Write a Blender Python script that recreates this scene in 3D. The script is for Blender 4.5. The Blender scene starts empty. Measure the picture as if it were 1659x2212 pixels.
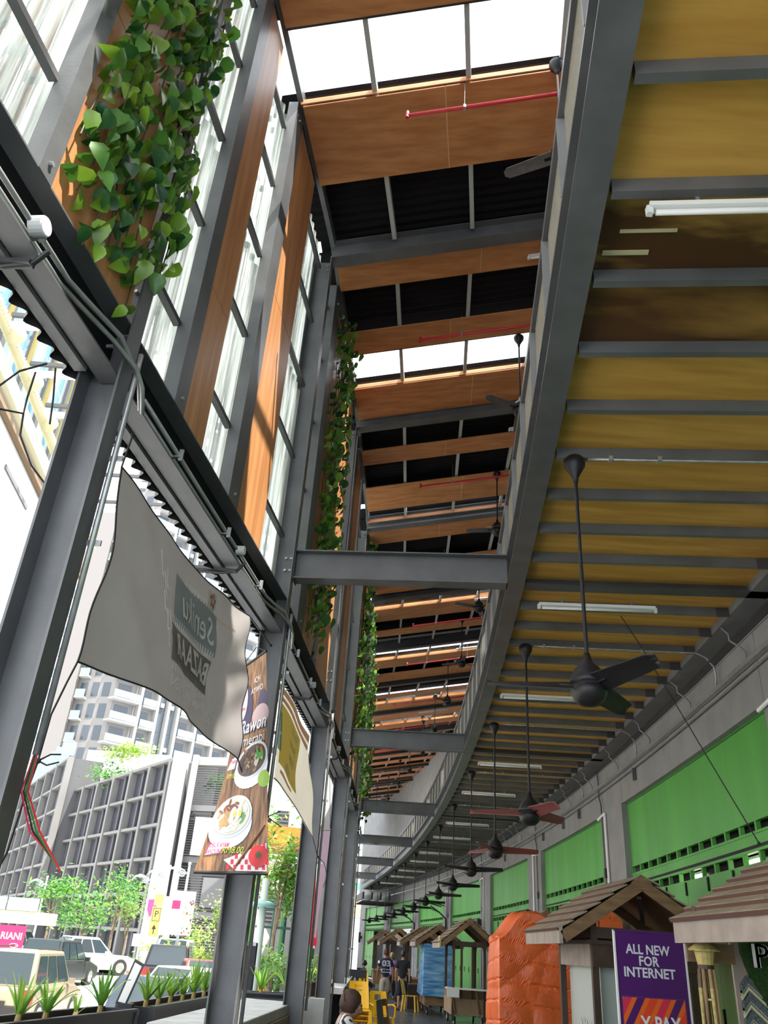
import bpy, bmesh, math, random
import numpy as np
from math import sin, cos, pi, radians, sqrt, atan2, hypot
from mathutils import Vector, Matrix, Euler
random.seed(7)
SC = bpy.context.scene; COL = SC.collection

# ---------------------------------------------------------------- camera
PITCH, ROLL, FPX, EYE = radians(28.7), radians(3.96), 1725.0, 1.62
_F = Vector((0, cos(PITCH), sin(PITCH))); _u = Vector((0, -sin(PITCH), cos(PITCH))); _r = Vector((1, 0, 0))
_I = cos(ROLL)*_r + sin(ROLL)*_u; _U = cos(ROLL)*_u - sin(ROLL)*_r
cd = bpy.data.cameras.new('camera'); cam = bpy.data.objects.new('camera', cd); COL.objects.link(cam)
cam.matrix_world = Matrix(((_I.x, _U.x, -_F.x, 0), (_I.y, _U.y, -_F.y, 0), (_I.z, _U.z, -_F.z, EYE), (0, 0, 0, 1)))
cd.sensor_fit = 'HORIZONTAL'; cd.sensor_width = 36.0; cd.lens = 36.0*FPX/1659.0
cd.clip_start = 0.05; cd.clip_end = 800
SC.camera = cam

# ---------------------------------------------------------------- sky, sun, exposure
wd = bpy.data.worlds.new('sky'); SC.world = wd; wd.use_nodes = True
nt = wd.node_tree; nt.nodes.clear()
wo = nt.nodes.new('ShaderNodeOutputWorld'); bg = nt.nodes.new('ShaderNodeBackground')
tc = nt.nodes.new('ShaderNodeTexCoord'); ns = nt.nodes.new('ShaderNodeTexNoise'); rp = nt.nodes.new('ShaderNodeValToRGB')
ns.inputs['Scale'].default_value = 2.2; ns.inputs['Detail'].default_value = 6
rp.color_ramp.elements[0].position = .38; rp.color_ramp.elements[0].color = (.72, .86, 1, 1)
rp.color_ramp.elements[1].position = .6; rp.color_ramp.elements[1].color = (1, .985, 1, 1)
nt.links.new(tc.outputs['Generated'], ns.inputs['Vector']); nt.links.new(ns.outputs['Fac'], rp.inputs['Fac'])
nt.links.new(rp.outputs['Color'], bg.inputs['Color']); bg.inputs['Strength'].default_value = 2.7
nt.links.new(bg.outputs[0], wo.inputs['Surface'])
sd = bpy.data.lights.new('sun', 'SUN'); sun = bpy.data.objects.new('sun', sd); COL.objects.link(sun)
sd.energy = 11.0; sd.angle = radians(.55); sd.color = (1, .95, .86)
SUN_FROM = Vector((.40, -.28, 1)).normalized()          # the sun stands high, over the building on the right
sun.rotation_euler = SUN_FROM.to_track_quat('Z', 'Y').to_euler(); sun.location = (6, 0, 30)
SC.view_settings.view_transform = 'Standard'; SC.view_settings.look = 'None'
SC.view_settings.gamma = 1.0; SC.view_settings.use_curve_mapping = False
SC.view_settings.exposure = 0.5

# ---------------------------------------------------------------- helpers
def link(o): COL.objects.link(o); return o
def tag(o, label=None, cat=None, group=None, kind=None):
    if label: o['label'] = label
    if cat: o['category'] = cat
    if group: o['group'] = group
    if kind: o['kind'] = kind
    return o
def thing(name, label, cat, loc=(0, 0, 0), rz=0, group=None):
    o = bpy.data.objects.new(name, None); link(o); o.location = loc; o.rotation_euler = (0, 0, rz); o.empty_display_size = .1
    return tag(o, label, cat, group)
def struct(name, label=None, loc=(0, 0, 0)):
    o = bpy.data.objects.new(name, None); link(o); o.location = loc
    return tag(o, label, None, None, 'structure')
def wloc(p):
    L = Vector((0, 0, 0))
    while p is not None: L += p.location; p = p.parent
    return L
def mesh(name, v, f, m, smooth=False):
    me = bpy.data.meshes.new(name); me.from_pydata([tuple(a) for a in v], [], f)
    for k in (m if isinstance(m, (list, tuple)) else [m]): me.materials.append(k)
    if smooth:
        me.polygons.foreach_set('use_smooth', [True]*len(me.polygons))
    me.update(); return me
def inst(name, me, parent=None, loc=(0, 0, 0), rot=(0, 0, 0), scale=(1, 1, 1)):
    o = bpy.data.objects.new(name, me); link(o); o.parent = parent; o.location = loc; o.rotation_euler = rot; o.scale = scale
    return o
def copytree(o, parent=None):
    c = o.copy(); link(c); c.parent = parent
    for ch in list(o.children): copytree(ch, c)
    return c
class MB:
    def __init__(s): s.v = []; s.f = []; s.mi = []; s.cm = 0
    def add(s, v, f):
        n = len(s.v); s.v += [tuple(a) for a in v]; s.f += [tuple(i+n for i in q) for q in f]; s.mi += [s.cm]*len(f); return s
    def box(s, c, d, M=None):
        x, y, z = d[0]/2, d[1]/2, d[2]/2
        v = [Vector((a*x, b*y, e*z)) for a in (-1, 1) for b in (-1, 1) for e in (-1, 1)]
        if M is not None: v = [M @ q for q in v]
        v = [q+Vector(c) for q in v]
        return s.add(v, [(0, 1, 3, 2), (4, 6, 7, 5), (0, 4, 5, 1), (2, 3, 7, 6), (0, 2, 6, 4), (1, 5, 7, 3)])
    def bb(s, a, b):
        return s.box([(a[i]+b[i])/2 for i in range(3)], [abs(b[i]-a[i]) for i in range(3)])
    def prism(s, poly, p0, p1, X, Y):                      # poly in (X,Y) swept p0->p1
        n = len(poly); p0 = Vector(p0); p1 = Vector(p1)
        v = [p0+X*a+Y*b for a, b in poly]+[p1+X*a+Y*b for a, b in poly]
        return s.add(v, [tuple(range(n))[::-1], tuple(range(n, 2*n))]+[(i, (i+1) % n, n+(i+1) % n, n+i) for i in range(n)])
    def beam(s, p0, p1, w, h, up=(0, 0, 1), oy=0):         # rectangular bar
        X, Y = frame(p0, p1, up)
        return s.prism([(-w/2, oy-h/2), (w/2, oy-h/2), (w/2, oy+h/2), (-w/2, oy+h/2)], p0, p1, X, Y)
    def ibeam(s, p0, p1, w, h, t=.014, up=(0, 0, 1)):      # origin at bottom centre
        X, Y = frame(p0, p1, up); a = w/2; q = t/2
        return s.prism([(-a, 0), (a, 0), (a, t), (q, t), (q, h-t), (a, h-t), (a, h), (-a, h), (-a, h-t), (-q, h-t), (-q, t), (-a, t)], p0, p1, X, Y)
    def channel(s, p0, p1, w, h, t=.008, up=(0, 0, 1), flip=1):
        X, Y = frame(p0, p1, up); X = X*flip
        return s.prism([(0, 0), (w, 0), (w, t), (t, t), (t, h-t), (w, h-t), (w, h), (0, h)], p0, p1, X, Y)
    def tube(s, pts, r, n=8, cap=True, rs=None):
        pts = [Vector(p) for p in pts]; m = len(pts); v = []; f = []
        ref = None
        for i, p in enumerate(pts):
            t = (pts[min(i+1, m-1)]-pts[max(i-1, 0)]).normalized()
            if ref is None:
                ref = Vector((0, 0, 1)) if abs(t.z) < .9 else Vector((1, 0, 0))
            X = t.cross(ref).normalized(); Y = X.cross(t).normalized(); ref = Y
            rr = rs[i] if rs else r
            v += [p+X*rr*cos(2*pi*k/n)+Y*rr*sin(2*pi*k/n) for k in range(n)]
        for i in range(m-1):
            f += [(i*n+k, i*n+(k+1) % n, (i+1)*n+(k+1) % n, (i+1)*n+k) for k in range(n)]
        if cap: f += [tuple(range(n))[::-1], tuple(range((m-1)*n, m*n))]
        return s.add(v, f)
    def lathe(s, prof, c=(0, 0, 0), n=16, sx=1, sy=1):
        v = []; f = []; m = len(prof); c = Vector(c)
        for r, z in prof: v += [c+Vector((r*cos(2*pi*k/n)*sx, r*sin(2*pi*k/n)*sy, z)) for k in range(n)]
        for i in range(m-1): f += [(i*n+k, i*n+(k+1) % n, (i+1)*n+(k+1) % n, (i+1)*n+k) for k in range(n)]
        f += [tuple(range(n))[::-1], tuple(range((m-1)*n, m*n))]
        return s.add(v, f)
    def ball(s, c, r, n=12, m=8, sc=(1, 1, 1)):
        return s.lathe([(max(r*sin(pi*i/m), 1e-4), -r*cos(pi*i/m)*sc[2]) for i in range(m+1)], c, n, sc[0], sc[1])
    def grid(s, fn, nu, nv, thick=0, nrm=None):
        v = [Vector(fn(i/nu, j/nv)) for j in range(nv+1) for i in range(nu+1)]
        w = nu+1; f = [(j*w+i, j*w+i+1, (j+1)*w+i+1, (j+1)*w+i) for j in range(nv) for i in range(nu)]
        if thick:
            d = Vector(nrm)*thick; n = len(v); v2 = [p+d for p in v]
            f2 = [tuple(k+n for k in q[::-1]) for q in f]
            ed = [(i, i+1) for i in range(nu)]+[(nv*w+i+1, nv*w+i) for i in range(nu)]
            ed += [((j+1)*w, j*w) for j in range(nv)]+[(j*w+nu, (j+1)*w+nu) for j in range(nv)]
            f = f+f2+[(b, a, a+n, b+n) for a, b in ed]; v = v+v2
        return s.add(v, f)
    def xf(s, M):
        s.v = [tuple(M @ Vector(p)) for p in s.v]; return s
    def build(s, name, m, parent=None, smooth=False, w=False, bev=0):
        v = s.v
        if w and parent is not None:
            L = wloc(parent); v = [(a[0]-L.x, a[1]-L.y, a[2]-L.z) for a in v]
        me = mesh(name, v, s.f, m, smooth)
        if isinstance(m, (list, tuple)): me.polygons.foreach_set('material_index', s.mi)
        o = inst(name, me, parent)
        bm = bmesh.new(); bm.from_mesh(me); bmesh.ops.recalc_face_normals(bm, faces=bm.faces); bm.to_mesh(me); bm.free()
        if bev:
            md = o.modifiers.new('bevel', 'BEVEL'); md.width = bev; md.segments = 2; md.limit_method = 'ANGLE'
        return o
def frame(p0, p1, up):
    t = (Vector(p1)-Vector(p0)).normalized(); up = Vector(up)
    X = t.cross(up)
    if X.length < 1e-5: X = t.cross(Vector((0, 1, 0)))
    X.normalize(); return X, X.cross(t).normalized()
def baked(o):
    dg = bpy.context.evaluated_depsgraph_get(); dg.update()
    return bpy.data.meshes.new_from_object(o.evaluated_get(dg))
def text_mesh(s, size, depth=.0, align='CENTER', spacing=1.0, bold=0):
    c = bpy.data.curves.new('lettering', 'FONT'); c.body = s; c.size = size; c.extrude = depth; c.align_x = align; c.align_y = 'CENTER'
    c.space_character = spacing; c.offset = bold*size; c.resolution_u = 2
    o = bpy.data.objects.new('lettering', c); link(o); me = baked(o); bpy.data.objects.remove(o); bpy.data.curves.remove(c)
    return me
def text(s, size, m, parent, O, X, Y, depth=.002, bold=0, name='lettering', wmax=None, shear=0, fn=None, mirror=False):
    """lettering laid on the plane O + X*u + Y*v (or mapped by fn(u,v))"""
    me = text_mesh(s, size, depth, bold=bold); X = Vector(X).normalized(); Y = Vector(Y).normalized(); N = X.cross(Y); O = Vector(O)
    xs = [v.co.x for v in me.vertices]; k = 1
    if wmax and max(xs)-min(xs) > 0: k = wmax/(max(xs)-min(xs))
    for v in me.vertices:
        a, b, c = v.co; a = a*k+shear*b
        if mirror: a = -a
        v.co = (Vector(fn(a, b))+(Vector((0, 0, 0)) if not depth else N*0)) if fn else O+X*a+Y*b+N*(c+depth)
    me.materials.clear(); me.materials.append(m); me.name = name
    return inst(name, me, parent)
def skin(name, J, E, m, parent=None, sub=2, root=None, cap=True):
    """one continuous surface grown on a joint skeleton"""
    ks = list(J); ix = {k: i for i, k in enumerate(ks)}
    me = bpy.data.meshes.new(name); me.from_pydata([J[k][0] for k in ks], [(ix[a], ix[b]) for a, b in E], [])
    o = bpy.data.objects.new(name, me); link(o)
    md = o.modifiers.new('skin', 'SKIN'); md.use_smooth_shade = True
    for k in ks:
        r = J[k][1]; sv = me.skin_vertices[0].data[ix[k]]
        sv.radius = (r, r) if not isinstance(r, tuple) else r; sv.use_root = (k == (root or ks[0]))
    sb = o.modifiers.new('sub', 'SUBSURF'); sb.levels = sub; sb.render_levels = sub
    me2 = baked(o); bpy.data.objects.remove(o); bpy.data.meshes.remove(me)
    me2.materials.clear(); me2.materials.append(m); me2.name = name
    me2.polygons.foreach_set('use_smooth', [True]*len(me2.polygons))
    return inst(name, me2, parent)
def sm(me): me.polygons.foreach_set('use_smooth', [True]*len(me.polygons)); return me

# ---------------------------------------------------------------- materials
MT = {}
def mat(name, col, rough=.6, metal=0, var=0, scale=6, col2=None, bump=0, bscale=40, stretch=(1, 1, 1), emit=0, spec=.5, trans=0, lo=.35, hi=.65, detail=5):
    m = bpy.data.materials.new(name); m.use_nodes = True; n = m.node_tree.nodes; L = m.node_tree.links
    b = n['Principled BSDF']; b.inputs['Roughness'].default_value = rough; b.inputs['Metallic'].default_value = metal
    b.inputs['Specular IOR Level'].default_value = spec
    c = (*col, 1); b.inputs['Base Color'].default_value = c
    if var or col2 or bump:
        t = n.new('ShaderNodeTexCoord'); mp = n.new('ShaderNodeMapping'); mp.inputs['Scale'].default_value = stretch
        L.new(t.outputs['Object'], mp.inputs['Vector'])
    if var or col2:
        z = n.new('ShaderNodeTexNoise'); z.inputs['Scale'].default_value = scale; z.inputs['Detail'].default_value = detail
        L.new(mp.outputs[0], z.inputs['Vector']); r = n.new('ShaderNodeValToRGB')
        r.color_ramp.elements[0].position = lo; r.color_ramp.elements[1].position = hi
        if col2 is None:
            col2 = tuple(min(1, x*(1+var)) for x in col); col1 = tuple(x*(1-var) for x in col)
        else: col1 = col
        r.color_ramp.elements[0].color = (*col1, 1); r.color_ramp.elements[1].color = (*col2, 1)
        L.new(z.outputs['Fac'], r.inputs['Fac']); L.new(r.outputs['Color'], b.inputs['Base Color'])
    if bump:
        z2 = n.new('ShaderNodeTexNoise'); z2.inputs['Scale'].default_value = bscale; z2.inputs['Detail'].default_value = 4
        L.new(mp.outputs[0], z2.inputs['Vector']); bp = n.new('ShaderNodeBump'); bp.inputs['Strength'].default_value = bump
        bp.inputs['Distance'].default_value = .02
        L.new(z2.outputs['Fac'], bp.inputs['Height']); L.new(bp.outputs[0], b.inputs['Normal'])
    if emit:
        b.inputs['Emission Color'].default_value = c; b.inputs['Emission Strength'].default_value = emit
    if trans:                                              # thin sheet that lets light through
        o = n['Material Output']; tr = n.new('ShaderNodeBsdfTranslucent'); tr.inputs['Color'].default_value = c
        mx = n.new('ShaderNodeMixShader'); mx.inputs['Fac'].default_value = trans
        if col2 is not None: L.new(r.outputs['Color'], tr.inputs['Color'])
        L.new(b.outputs[0], mx.inputs[1]); L.new(tr.outputs[0], mx.inputs[2]); L.new(mx.outputs[0], o.inputs['Surface'])
    MT[name] = m; return m
def glass(name, tint, refl=.08, streak=0, dirt=(.6, .65, .62), stretch=(1, 1, 1)):
    """thin clear sheet: passes light straight through, mirrors a little"""
    m = bpy.data.materials.new(name); m.use_nodes = True; n = m.node_tree.nodes; L = m.node_tree.links; n.clear()
    o = n.new('ShaderNodeOutputMaterial'); t = n.new('ShaderNodeBsdfTransparent'); t.inputs['Color'].default_value = (*tint, 1)
    g = n.new('ShaderNodeBsdfGlossy'); g.inputs['Roughness'].default_value = .05; fr = n.new('ShaderNodeFresnel'); fr.inputs['IOR'].default_value = 1.45
    mx = n.new('ShaderNodeMixShader'); ad = n.new('ShaderNodeMath'); ad.operation = 'MULTIPLY'; ad.inputs[1].default_value = refl/.04
    L.new(fr.outputs[0], ad.inputs[0]); ad.use_clamp = True
    L.new(ad.outputs[0], mx.inputs['Fac']); L.new(t.outputs[0], mx.inputs[1]); L.new(g.outputs[0], mx.inputs[2])
    out = mx
    if streak:
        tcx = n.new('ShaderNodeTexCoord'); mp = n.new('ShaderNodeMapping'); mp.inputs['Scale'].default_value = stretch
        z = n.new('ShaderNodeTexNoise'); z.inputs['Scale'].default_value = 3; z.inputs['Detail'].default_value = 6
        rr = n.new('ShaderNodeValToRGB'); rr.color_ramp.elements[0].position = .36; rr.color_ramp.elements[1].position = .66; rr.color_ramp.elements[0].color = (streak*.25, streak*.25, streak*.25, 1)
        rr.color_ramp.elements[1].color = (streak, streak, streak, 1)
        d = n.new('ShaderNodeBsdfTranslucent'); d.inputs['Color'].default_value = (*dirt, 1); m2 = n.new('ShaderNodeMixShader')
        L.new(tcx.outputs['Object'], mp.inputs[0]); L.new(mp.outputs[0], z.inputs['Vector']); L.new(z.outputs['Fac'], rr.inputs[0])
        L.new(rr.outputs[0], m2.inputs['Fac']); L.new(mx.outputs[0], m2.inputs[1]); L.new(d.outputs[0], m2.inputs[2]); out = m2
    L.new(out.outputs[0], o.inputs['Surface']); MT[name] = m; return m
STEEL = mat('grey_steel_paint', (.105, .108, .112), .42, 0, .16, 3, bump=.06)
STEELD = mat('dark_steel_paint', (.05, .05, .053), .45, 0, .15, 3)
STEELL = mat('light_steel_paint', (.21, .215, .22), .42, 0, .12, 3)
PURL_ = mat('pale_purlin_paint', (.42, .43, .42), .45)
GALV = mat('galvanised_steel', (.42, .43, .43), .35, .6, .12, 12)
PLY = mat('orange_plywood', (.44, .175, .06), .5, 0, 0, 2.2, (.60, .27, .105), .04, 60, (1, 5, 1))
PLYV = mat('orange_plywood_upright', (.44, .185, .065), .42, 0, 0, 2.2, (.62, .30, .12), .04, 60, (1, 5, .35))
PLYY = mat('yellow_plywood', (.46, .235, .04), .55, 0, 0, 2.0, (.60, .34, .075), .04, 60, (.6, 5, 1))
PLYS = mat('water_stained_plywood', (.07, .028, .008), .45, 0, 0, 1.1, (.56, .33, .08), .04, 50, (.55, 1.6, 1), lo=.45, hi=.57)
PLYS2 = mat('dark_water_stained_plywood', (.085, .034, .010), .45, 0, 0, 1.2, (.40, .22, .05), .04, 50, (.5, 1.8, 1), lo=.50, hi=.74)
BLACKR = mat('black_roof_sheet', (.010, .009, .011), .75, spec=.15)
RAIL = mat('tan_mesh_panel', (.27, .25, .20), .7, 0, .1, 30)
CONC = mat('grey_render', (.235, .235, .235), .85, 0, .1, 2.2, bump=.12, bscale=30)
CONCD = mat('dark_grey_render', (.15, .15, .15), .85, 0, .1, 3)
CONCL = mat('pale_concrete', (.40, .41, .40), .75, 0, .15, 4, bump=.08)
GREEN = mat('green_painted_metal', (.075, .34, .045), .45, 0, .12, 2, stretch=(1, 1, .12))
GREEND = mat('dark_green_edge', (.03, .17, .025), .5)
BLACK = mat('black_plastic', (.016, .016, .018), .45)
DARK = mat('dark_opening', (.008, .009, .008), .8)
WHITE = mat('white_paint', (.75, .76, .75), .5)
WHITEM = mat('white_enamel', (.82, .83, .82), .35)
RED = mat('red_pipe_paint', (.55, .02, .035), .35)
FAN = mat('charcoal_fan', (.014, .013, .015), .42, spec=.35)
FANR = mat('reddish_fan_blade', (.22, .06, .055), .5)
FANB = mat('grey_fan_blade', (.10, .095, .095), .5, 0, .15, 20)
CLEAR = glass('clear_corrugated_sheet', (.93, .96, .95), .04, .8, (.72, .80, .77), (7, 7, .25))
SKYL = glass('clear_roof_sheet', (.97, .97, .98), .05)
PANE = glass('pane_glass', (.62, .74, .78), .2)
# ================================================================= SETTING
def xf(y): return 1.5369e-05*y**3-.0033154*y*y+.1335327*y+.6706        # edge of the gallery floor
def xw(y): return 2.4235e-06*y**3-.00285624*y*y+.124516*y+3.22257      # face of the shop wall
YS = [-4.2, -.2, 3.76, 7.83, 11.75, 15.6, 19.7, 23.8, 27.75, 31.7, 35.7, 39.8, 44.0, 48.4, 52.5, 56.6]
XS = [-2.85, -2.16, -1.53, -.915, -.575, -.335, -.15, -.07]+[xf(y)-2.28 for y in YS[8:]]
def slope(y): return 4.6107e-05*y*y-.0066308*y+.1335327
def NV(y):
    m = slope(y); k = 1/sqrt(1+m*m); return Vector((k, -m*k, 0))
def TV(y):
    m = slope(y); k = 1/sqrt(1+m*m); return Vector((m*k, k, 0))
def xc(y): return float(np.interp(y, YS, XS))
def on(fx): 
    def fn(y, o, z): n = NV(y); return Vector((fx(y)+o*n.x, y+o*n.y, z))
    return fn
PC, PF, PW = on(xc), on(xf), on(xw)                        # column line, gallery edge, wall face
def span(y, back=.0):                                      # gallery edge at y: distance across to the wall
    o = 2.4
    for _ in range(5):
        p = PF(y, o, 0); o += xw(p.y)-p.x
    return o-back
def sweep(poly, ys, fn, mb=None, cap=True):
    mb = mb or MB(); n = len(poly); v = []; f = []
    for y in ys: v += [fn(y, o, z) for o, z in poly]
    for i in range(len(ys)-1): f += [(i*n+k, i*n+(k+1) % n, (i+1)*n+(k+1) % n, (i+1)*n+k) for k in range(n)]
    if cap: f += [tuple(range(n))[::-1], tuple(range((len(ys)-1)*n, len(ys)*n))]
    return mb.add(v, f)
def rect(o0, o1, z0, z1): return [(o0, z0), (o1, z0), (o1, z1), (o0, z1)]
def rng(a, b, s): 
    n = max(1, int(round((b-a)/s))); return [a+(b-a)*i/n for i in range(n+1)]

# ---- ground outside and arcade floor
GRASS = mat('pale_road', (.46, .46, .45), .9, 0, .06, 2)
def gz(x, y):                                              # the car park lies lower near the arcade and rises away
    return -.92+.92*min(1, max(0, (y-16)/26.0)) if x < -3.2 else -.02
gr = struct('floor.001', 'sunlit concrete car park and street outside the arcade')
xs = [-160, -90, -50, -30, -20, -12, -8, -5.2, -3.6, -3.55]; ysg = [-40, -10, 0, 8, 16, 22, 28, 34, 42, 60, 90, 160, 260]
v = [(x, y, gz(x, y) if x <= -3.6 else -.25) for y in ysg for x in xs]; w = len(xs)
MB().add(v, [(j*w+i, j*w+i+1, (j+1)*w+i+1, (j+1)*w+i) for j in range(len(ysg)-1) for i in range(w-1)]).build('road_surface', GRASS, gr)
fy = rng(-8, 70, 2)
fl = sweep([(-5.2, -.3), (0, -.3), (0.2, -.3), (.2, -.03), (0, -.03), (-5.2, -.03)], fy, lambda y, o, z: PW(y, o*1.35, z)).build('floor', mat('dark_grey_tile_bed', (.05, .055, .06), .6), None)
tag(fl, 'dark grey tiled arcade floor', None, None, 'structure')
TILE = mat('slate_grey_tile', (.085, .095, .105), .28, 0, .25, 5)
tm = {}
for j, y in enumerate(rng(13.2, 39.6, .6)[:-1]):
    for i in range(8):
        o = -4.75+i*.6
        a = [PW(y+.006, o+.006, 0), PW(y+.006, o+.594, 0), PW(y+.594, o+.594, 0), PW(y+.594, o+.006, 0)]
        if a[1].x > xw(y)-.02: continue
        mb = MB(); dz = random.uniform(-.002, .002); c = sum(a, Vector())/4
        mb.add([p-c+Vector((0, 0, -.02)) for p in a]+[p-c+Vector((0, 0, dz)) for p in a], [(4, 5, 6, 7), (0, 1, 5, 4), (1, 2, 6, 5), (2, 3, 7, 6), (3, 0, 4, 7)])
        o_ = mb.build('floor_tile', TILE, fl); o_.location = c
# ---- right wall: concrete frame
wr = struct('wall_right', 'grey rendered shop wall with pilasters on the right')
PIL = [(-9.1, -7.5), (-1.3, .25), (6.45, 8.05), (14.35, 15.9), (22.0, 23.72), (29.7, 31.5), (37.75, 39.45), (45.65, 47.35), (53.7, 55.4), (61.6, 63.2)]
for a, b in PIL: sweep(rect(0, .5, 0, 4.09), rng(a, b, .8), PW).build('pilaster', CONC, wr)
for a, b in PIL: sweep(rect(.015, .5, 4.09, 4.88), rng(a+.006, b-.006, .8), PW).build('spandrel_panel', CONC, wr)
for (a, b), (c, d) in zip(PIL, PIL[1:]): sweep(rect(.015, .5, 4.09, 4.88), rng(b+.006, c-.006, 1.2), PW).build('spandrel_panel', CONC, wr)
sweep(rect(.0, .5, 4.86, 11.9), rng(-9, 64, 2), PW).build('upper_wall', CONC, wr)
# ---- gallery ceiling: joists, plywood soffit, main beams
ce = struct('ceiling', 'plywood soffit on steel joists under the gallery')
TIES = [-.45, 7.58, 15.42, 23.75, 31.68, 39.85, 48.4]
yj = [2.11+.606*k for k in range(-10, 92)]
yk = [y for y in yj if all(abs(y-t) > .22 for t in TIES)]
for y in yk:
    L = span(y, .25); MB().beam(PF(y, .02, 5.045), PF(y, L, 5.045), .05, .09).build('joist', STEEL, ce)
    e = PF(y, L-.06, 5.05); mb = MB()
    mb.box(e-TV(y)*.034+Vector((0, 0, -.02)), (.14, .012, .10), Matrix.Rotation(-atan2(slope(y), 1), 3, 'Z'))
    if y < 24: mb.build('end_cleat', STEELD, ce)
alls = sorted(yk+TIES)
for i, (a, b) in enumerate(zip(alls, alls[1:])):
    st = 2.4 < a < 3.6
    mb = MB(); A = [PF(a, .0, 5.092), PF(b, .0, 5.092), PF(b, span(b, .24), 5.092), PF(a, span(a, .24), 5.092)]
    mb.add(A+[p+Vector((0, 0, .06)) for p in A], [(0, 1, 2, 3), (7, 6, 5, 4), (0, 4, 5, 1), (1, 5, 6, 2), (2, 6, 7, 3), (3, 7, 4, 0)])
    o = mb.build('soffit_panel', (PLYS if a < 3.0 else PLYS2) if st else PLYY, ce)
    if st: o['label'] = 'brown water-stained plywood panel'
for y in TIES:
    L = span(y); MB().ibeam(PF(y, .02, 5.0), PF(y, L, 5.0), .17, .34).build('main_beam', STEELD, ce)
MB().beam(PF(3.02, .12, 5.086), PF(3.02, .42, 5.086), .02, .008).build('paint_patch', mat('cream_filler', (.55, .5, .3), .7), ce)
MB().beam(PF(3.17, .05, 5.086), PF(3.17, .30, 5.086), .03, .008).build('paint_patch', MT['cream_filler'], ce)
sweep(rect(-.245, .0, 5.0, 5.2), rng(-5, 60, 1.2), PW).build('edge_beam', CONCD, ce)
sweep([(-.13, 4.87), (-.02, 4.87), (-.02, 5.0), (-.03, 5.0), (-.03, 4.885), (-.13, 4.885)], rng(-4, 58, 1.2), PW).build('ledger_angle', STEELD, ce)
# ---- high roof
rf = struct('ceiling.001', 'high roof of plywood bands, dark sheets and skylights over the open void')
def PR(y, o, z): p = PC(y, o, z+.2*o); return p
BANDS = [(-5.8, -4.4, 'w'), (-4, -3.2, 'd'), (-3.2, -2.2, 'w'), (-2.2, -1.4, 's'), (-1.4, -.4, 'w'), (0, .9, 'w'), (.9, 1.7, 's'), (1.7, 2.7, 'w'), (2.7, 3.6, 'd'),
 (3.95, 4.83, 'w'), (4.83, 5.67, 's'), (5.69, 6.73, 'w'), (6.73, 7.72, 'd'), (7.98, 8.51, 'w'), (8.51, 9.39, 'd'), (9.39, 9.90, 'w'), (9.90, 10.76, 's'), (10.78, 11.64, 'w'),
 (11.9, 12.62, 'd'), (12.65, 13.16, 'w'), (13.16, 14.02, 'd'), (14.02, 15.0, 'w'), (15.0, 15.52, 's'), (15.75, 16.6, 'w'), (16.6, 17.7, 'd'), (17.7, 19.55, 'w'),
 (19.95, 20.62, 's'), (20.66, 21.58, 'w'), (21.58, 22.34, 'd'), (22.34, 22.86, 'w'), (22.86, 23.6, 'd'), (23.98, 25.1, 's'), (25.15, 26.0, 'w'), (26.0, 26.65, 'd'), (26.65, 27.6, 'w'),
 (27.95, 29.3, 'd'), (29.3, 29.8, 'w'), (29.8, 30.5, 's'), (30.55, 31.55, 'w'), (31.95, 33.3, 'w'), (33.3, 34.1, 's'), (34.1, 34.9, 'w'), (34.9, 35.5, 'd')]
y = 35.9
while y < 56: BANDS += [(y, y+.75, 'w'), (y+.75, y+1.55, 'd')]; y += 1.56
SEAM = mat('cream_seam', (.62, .42, .20), .6)
OP = [-.02, .82, 1.86, 2.9, 3.93, 4.75]                     # purlin lines across the roof
for i, (a, b, k) in enumerate(BANDS):
    near = a < 36
    if k == 'w':
        cuts = [.02, [1.28, 2.0, .95, 1.6][i % 4], [3.4, 3.9, 3.0, 3.7][i % 4], 4.75] if near else [.02, 4.75]
        for o0, o1 in zip(cuts, cuts[1:]):
            q = [PR(a, o0+.004, 9.8), PR(a, o1-.004, 9.8), PR(b, o1-.004, 9.8), PR(b, o0+.004, 9.8)]
            MB().add(q+[p+Vector((0, 0, .02)) for p in q], [(0, 1, 2, 3), (7, 6, 5, 4), (0, 4, 5, 1), (1, 5, 6, 2), (2, 6, 7, 3), (3, 7, 4, 0)]).build('plywood_panel', PLY, rf)
        if near:
            for o in cuts[1:-1]: MB().beam(PR(a, o, 9.803), PR(b, o, 9.803), .012, .008).build('seam_strip', SEAM, rf)
    if k in 'wd':
        n = max(2, int((b-a+.2)/.03)) if k == 'd' and near else 2; mb = MB()
        mb.grid(lambda u, v: PR(a-.03+(b-a+.06)*v, -.3+u*5.4, 10.02+(.012*sin((a+(b-a)*v)*2*pi/.125) if n > 2 else 0)), 1, n)
        mb.build('roof_sheet', BLACKR, rf)
    if k == 's':
        for o0, o1 in zip(OP, OP[1:]):
            q = [PR(a-.02, o0, 9.86), PR(a-.02, o1, 9.86), PR(b+.02, o1, 9.86), PR(b+.02, o0, 9.86)]
            MB().add(q, [(0, 1, 2, 3)]).build('skylight_pane', SKYL, rf)
        MB().beam(PR(a+.015, 0, 9.86), PR(a+.015, 4.7, 9.86), .03, .1).build('skylight_bar', STEELD, rf)
        MB().beam(PR(b-.008, 0, 9.84), PR(b-.008, 4.7, 9.84), .016, .07).build('upstand_board', PLY, rf)
for i, (a, b) in enumerate(zip(YS, YS[1:])):
    for o in OP[1:-1]: MB().beam(PR(a+.09, o, 9.895), PR(b-.09, o, 9.895), .055, .11).build('purlin', PURL_, rf)
    MB().beam(PR(a+.1, .0, 9.93), PR(b-.1, 0, 9.93), .06, .16).build('eaves_bar', STEEL, rf)
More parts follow.
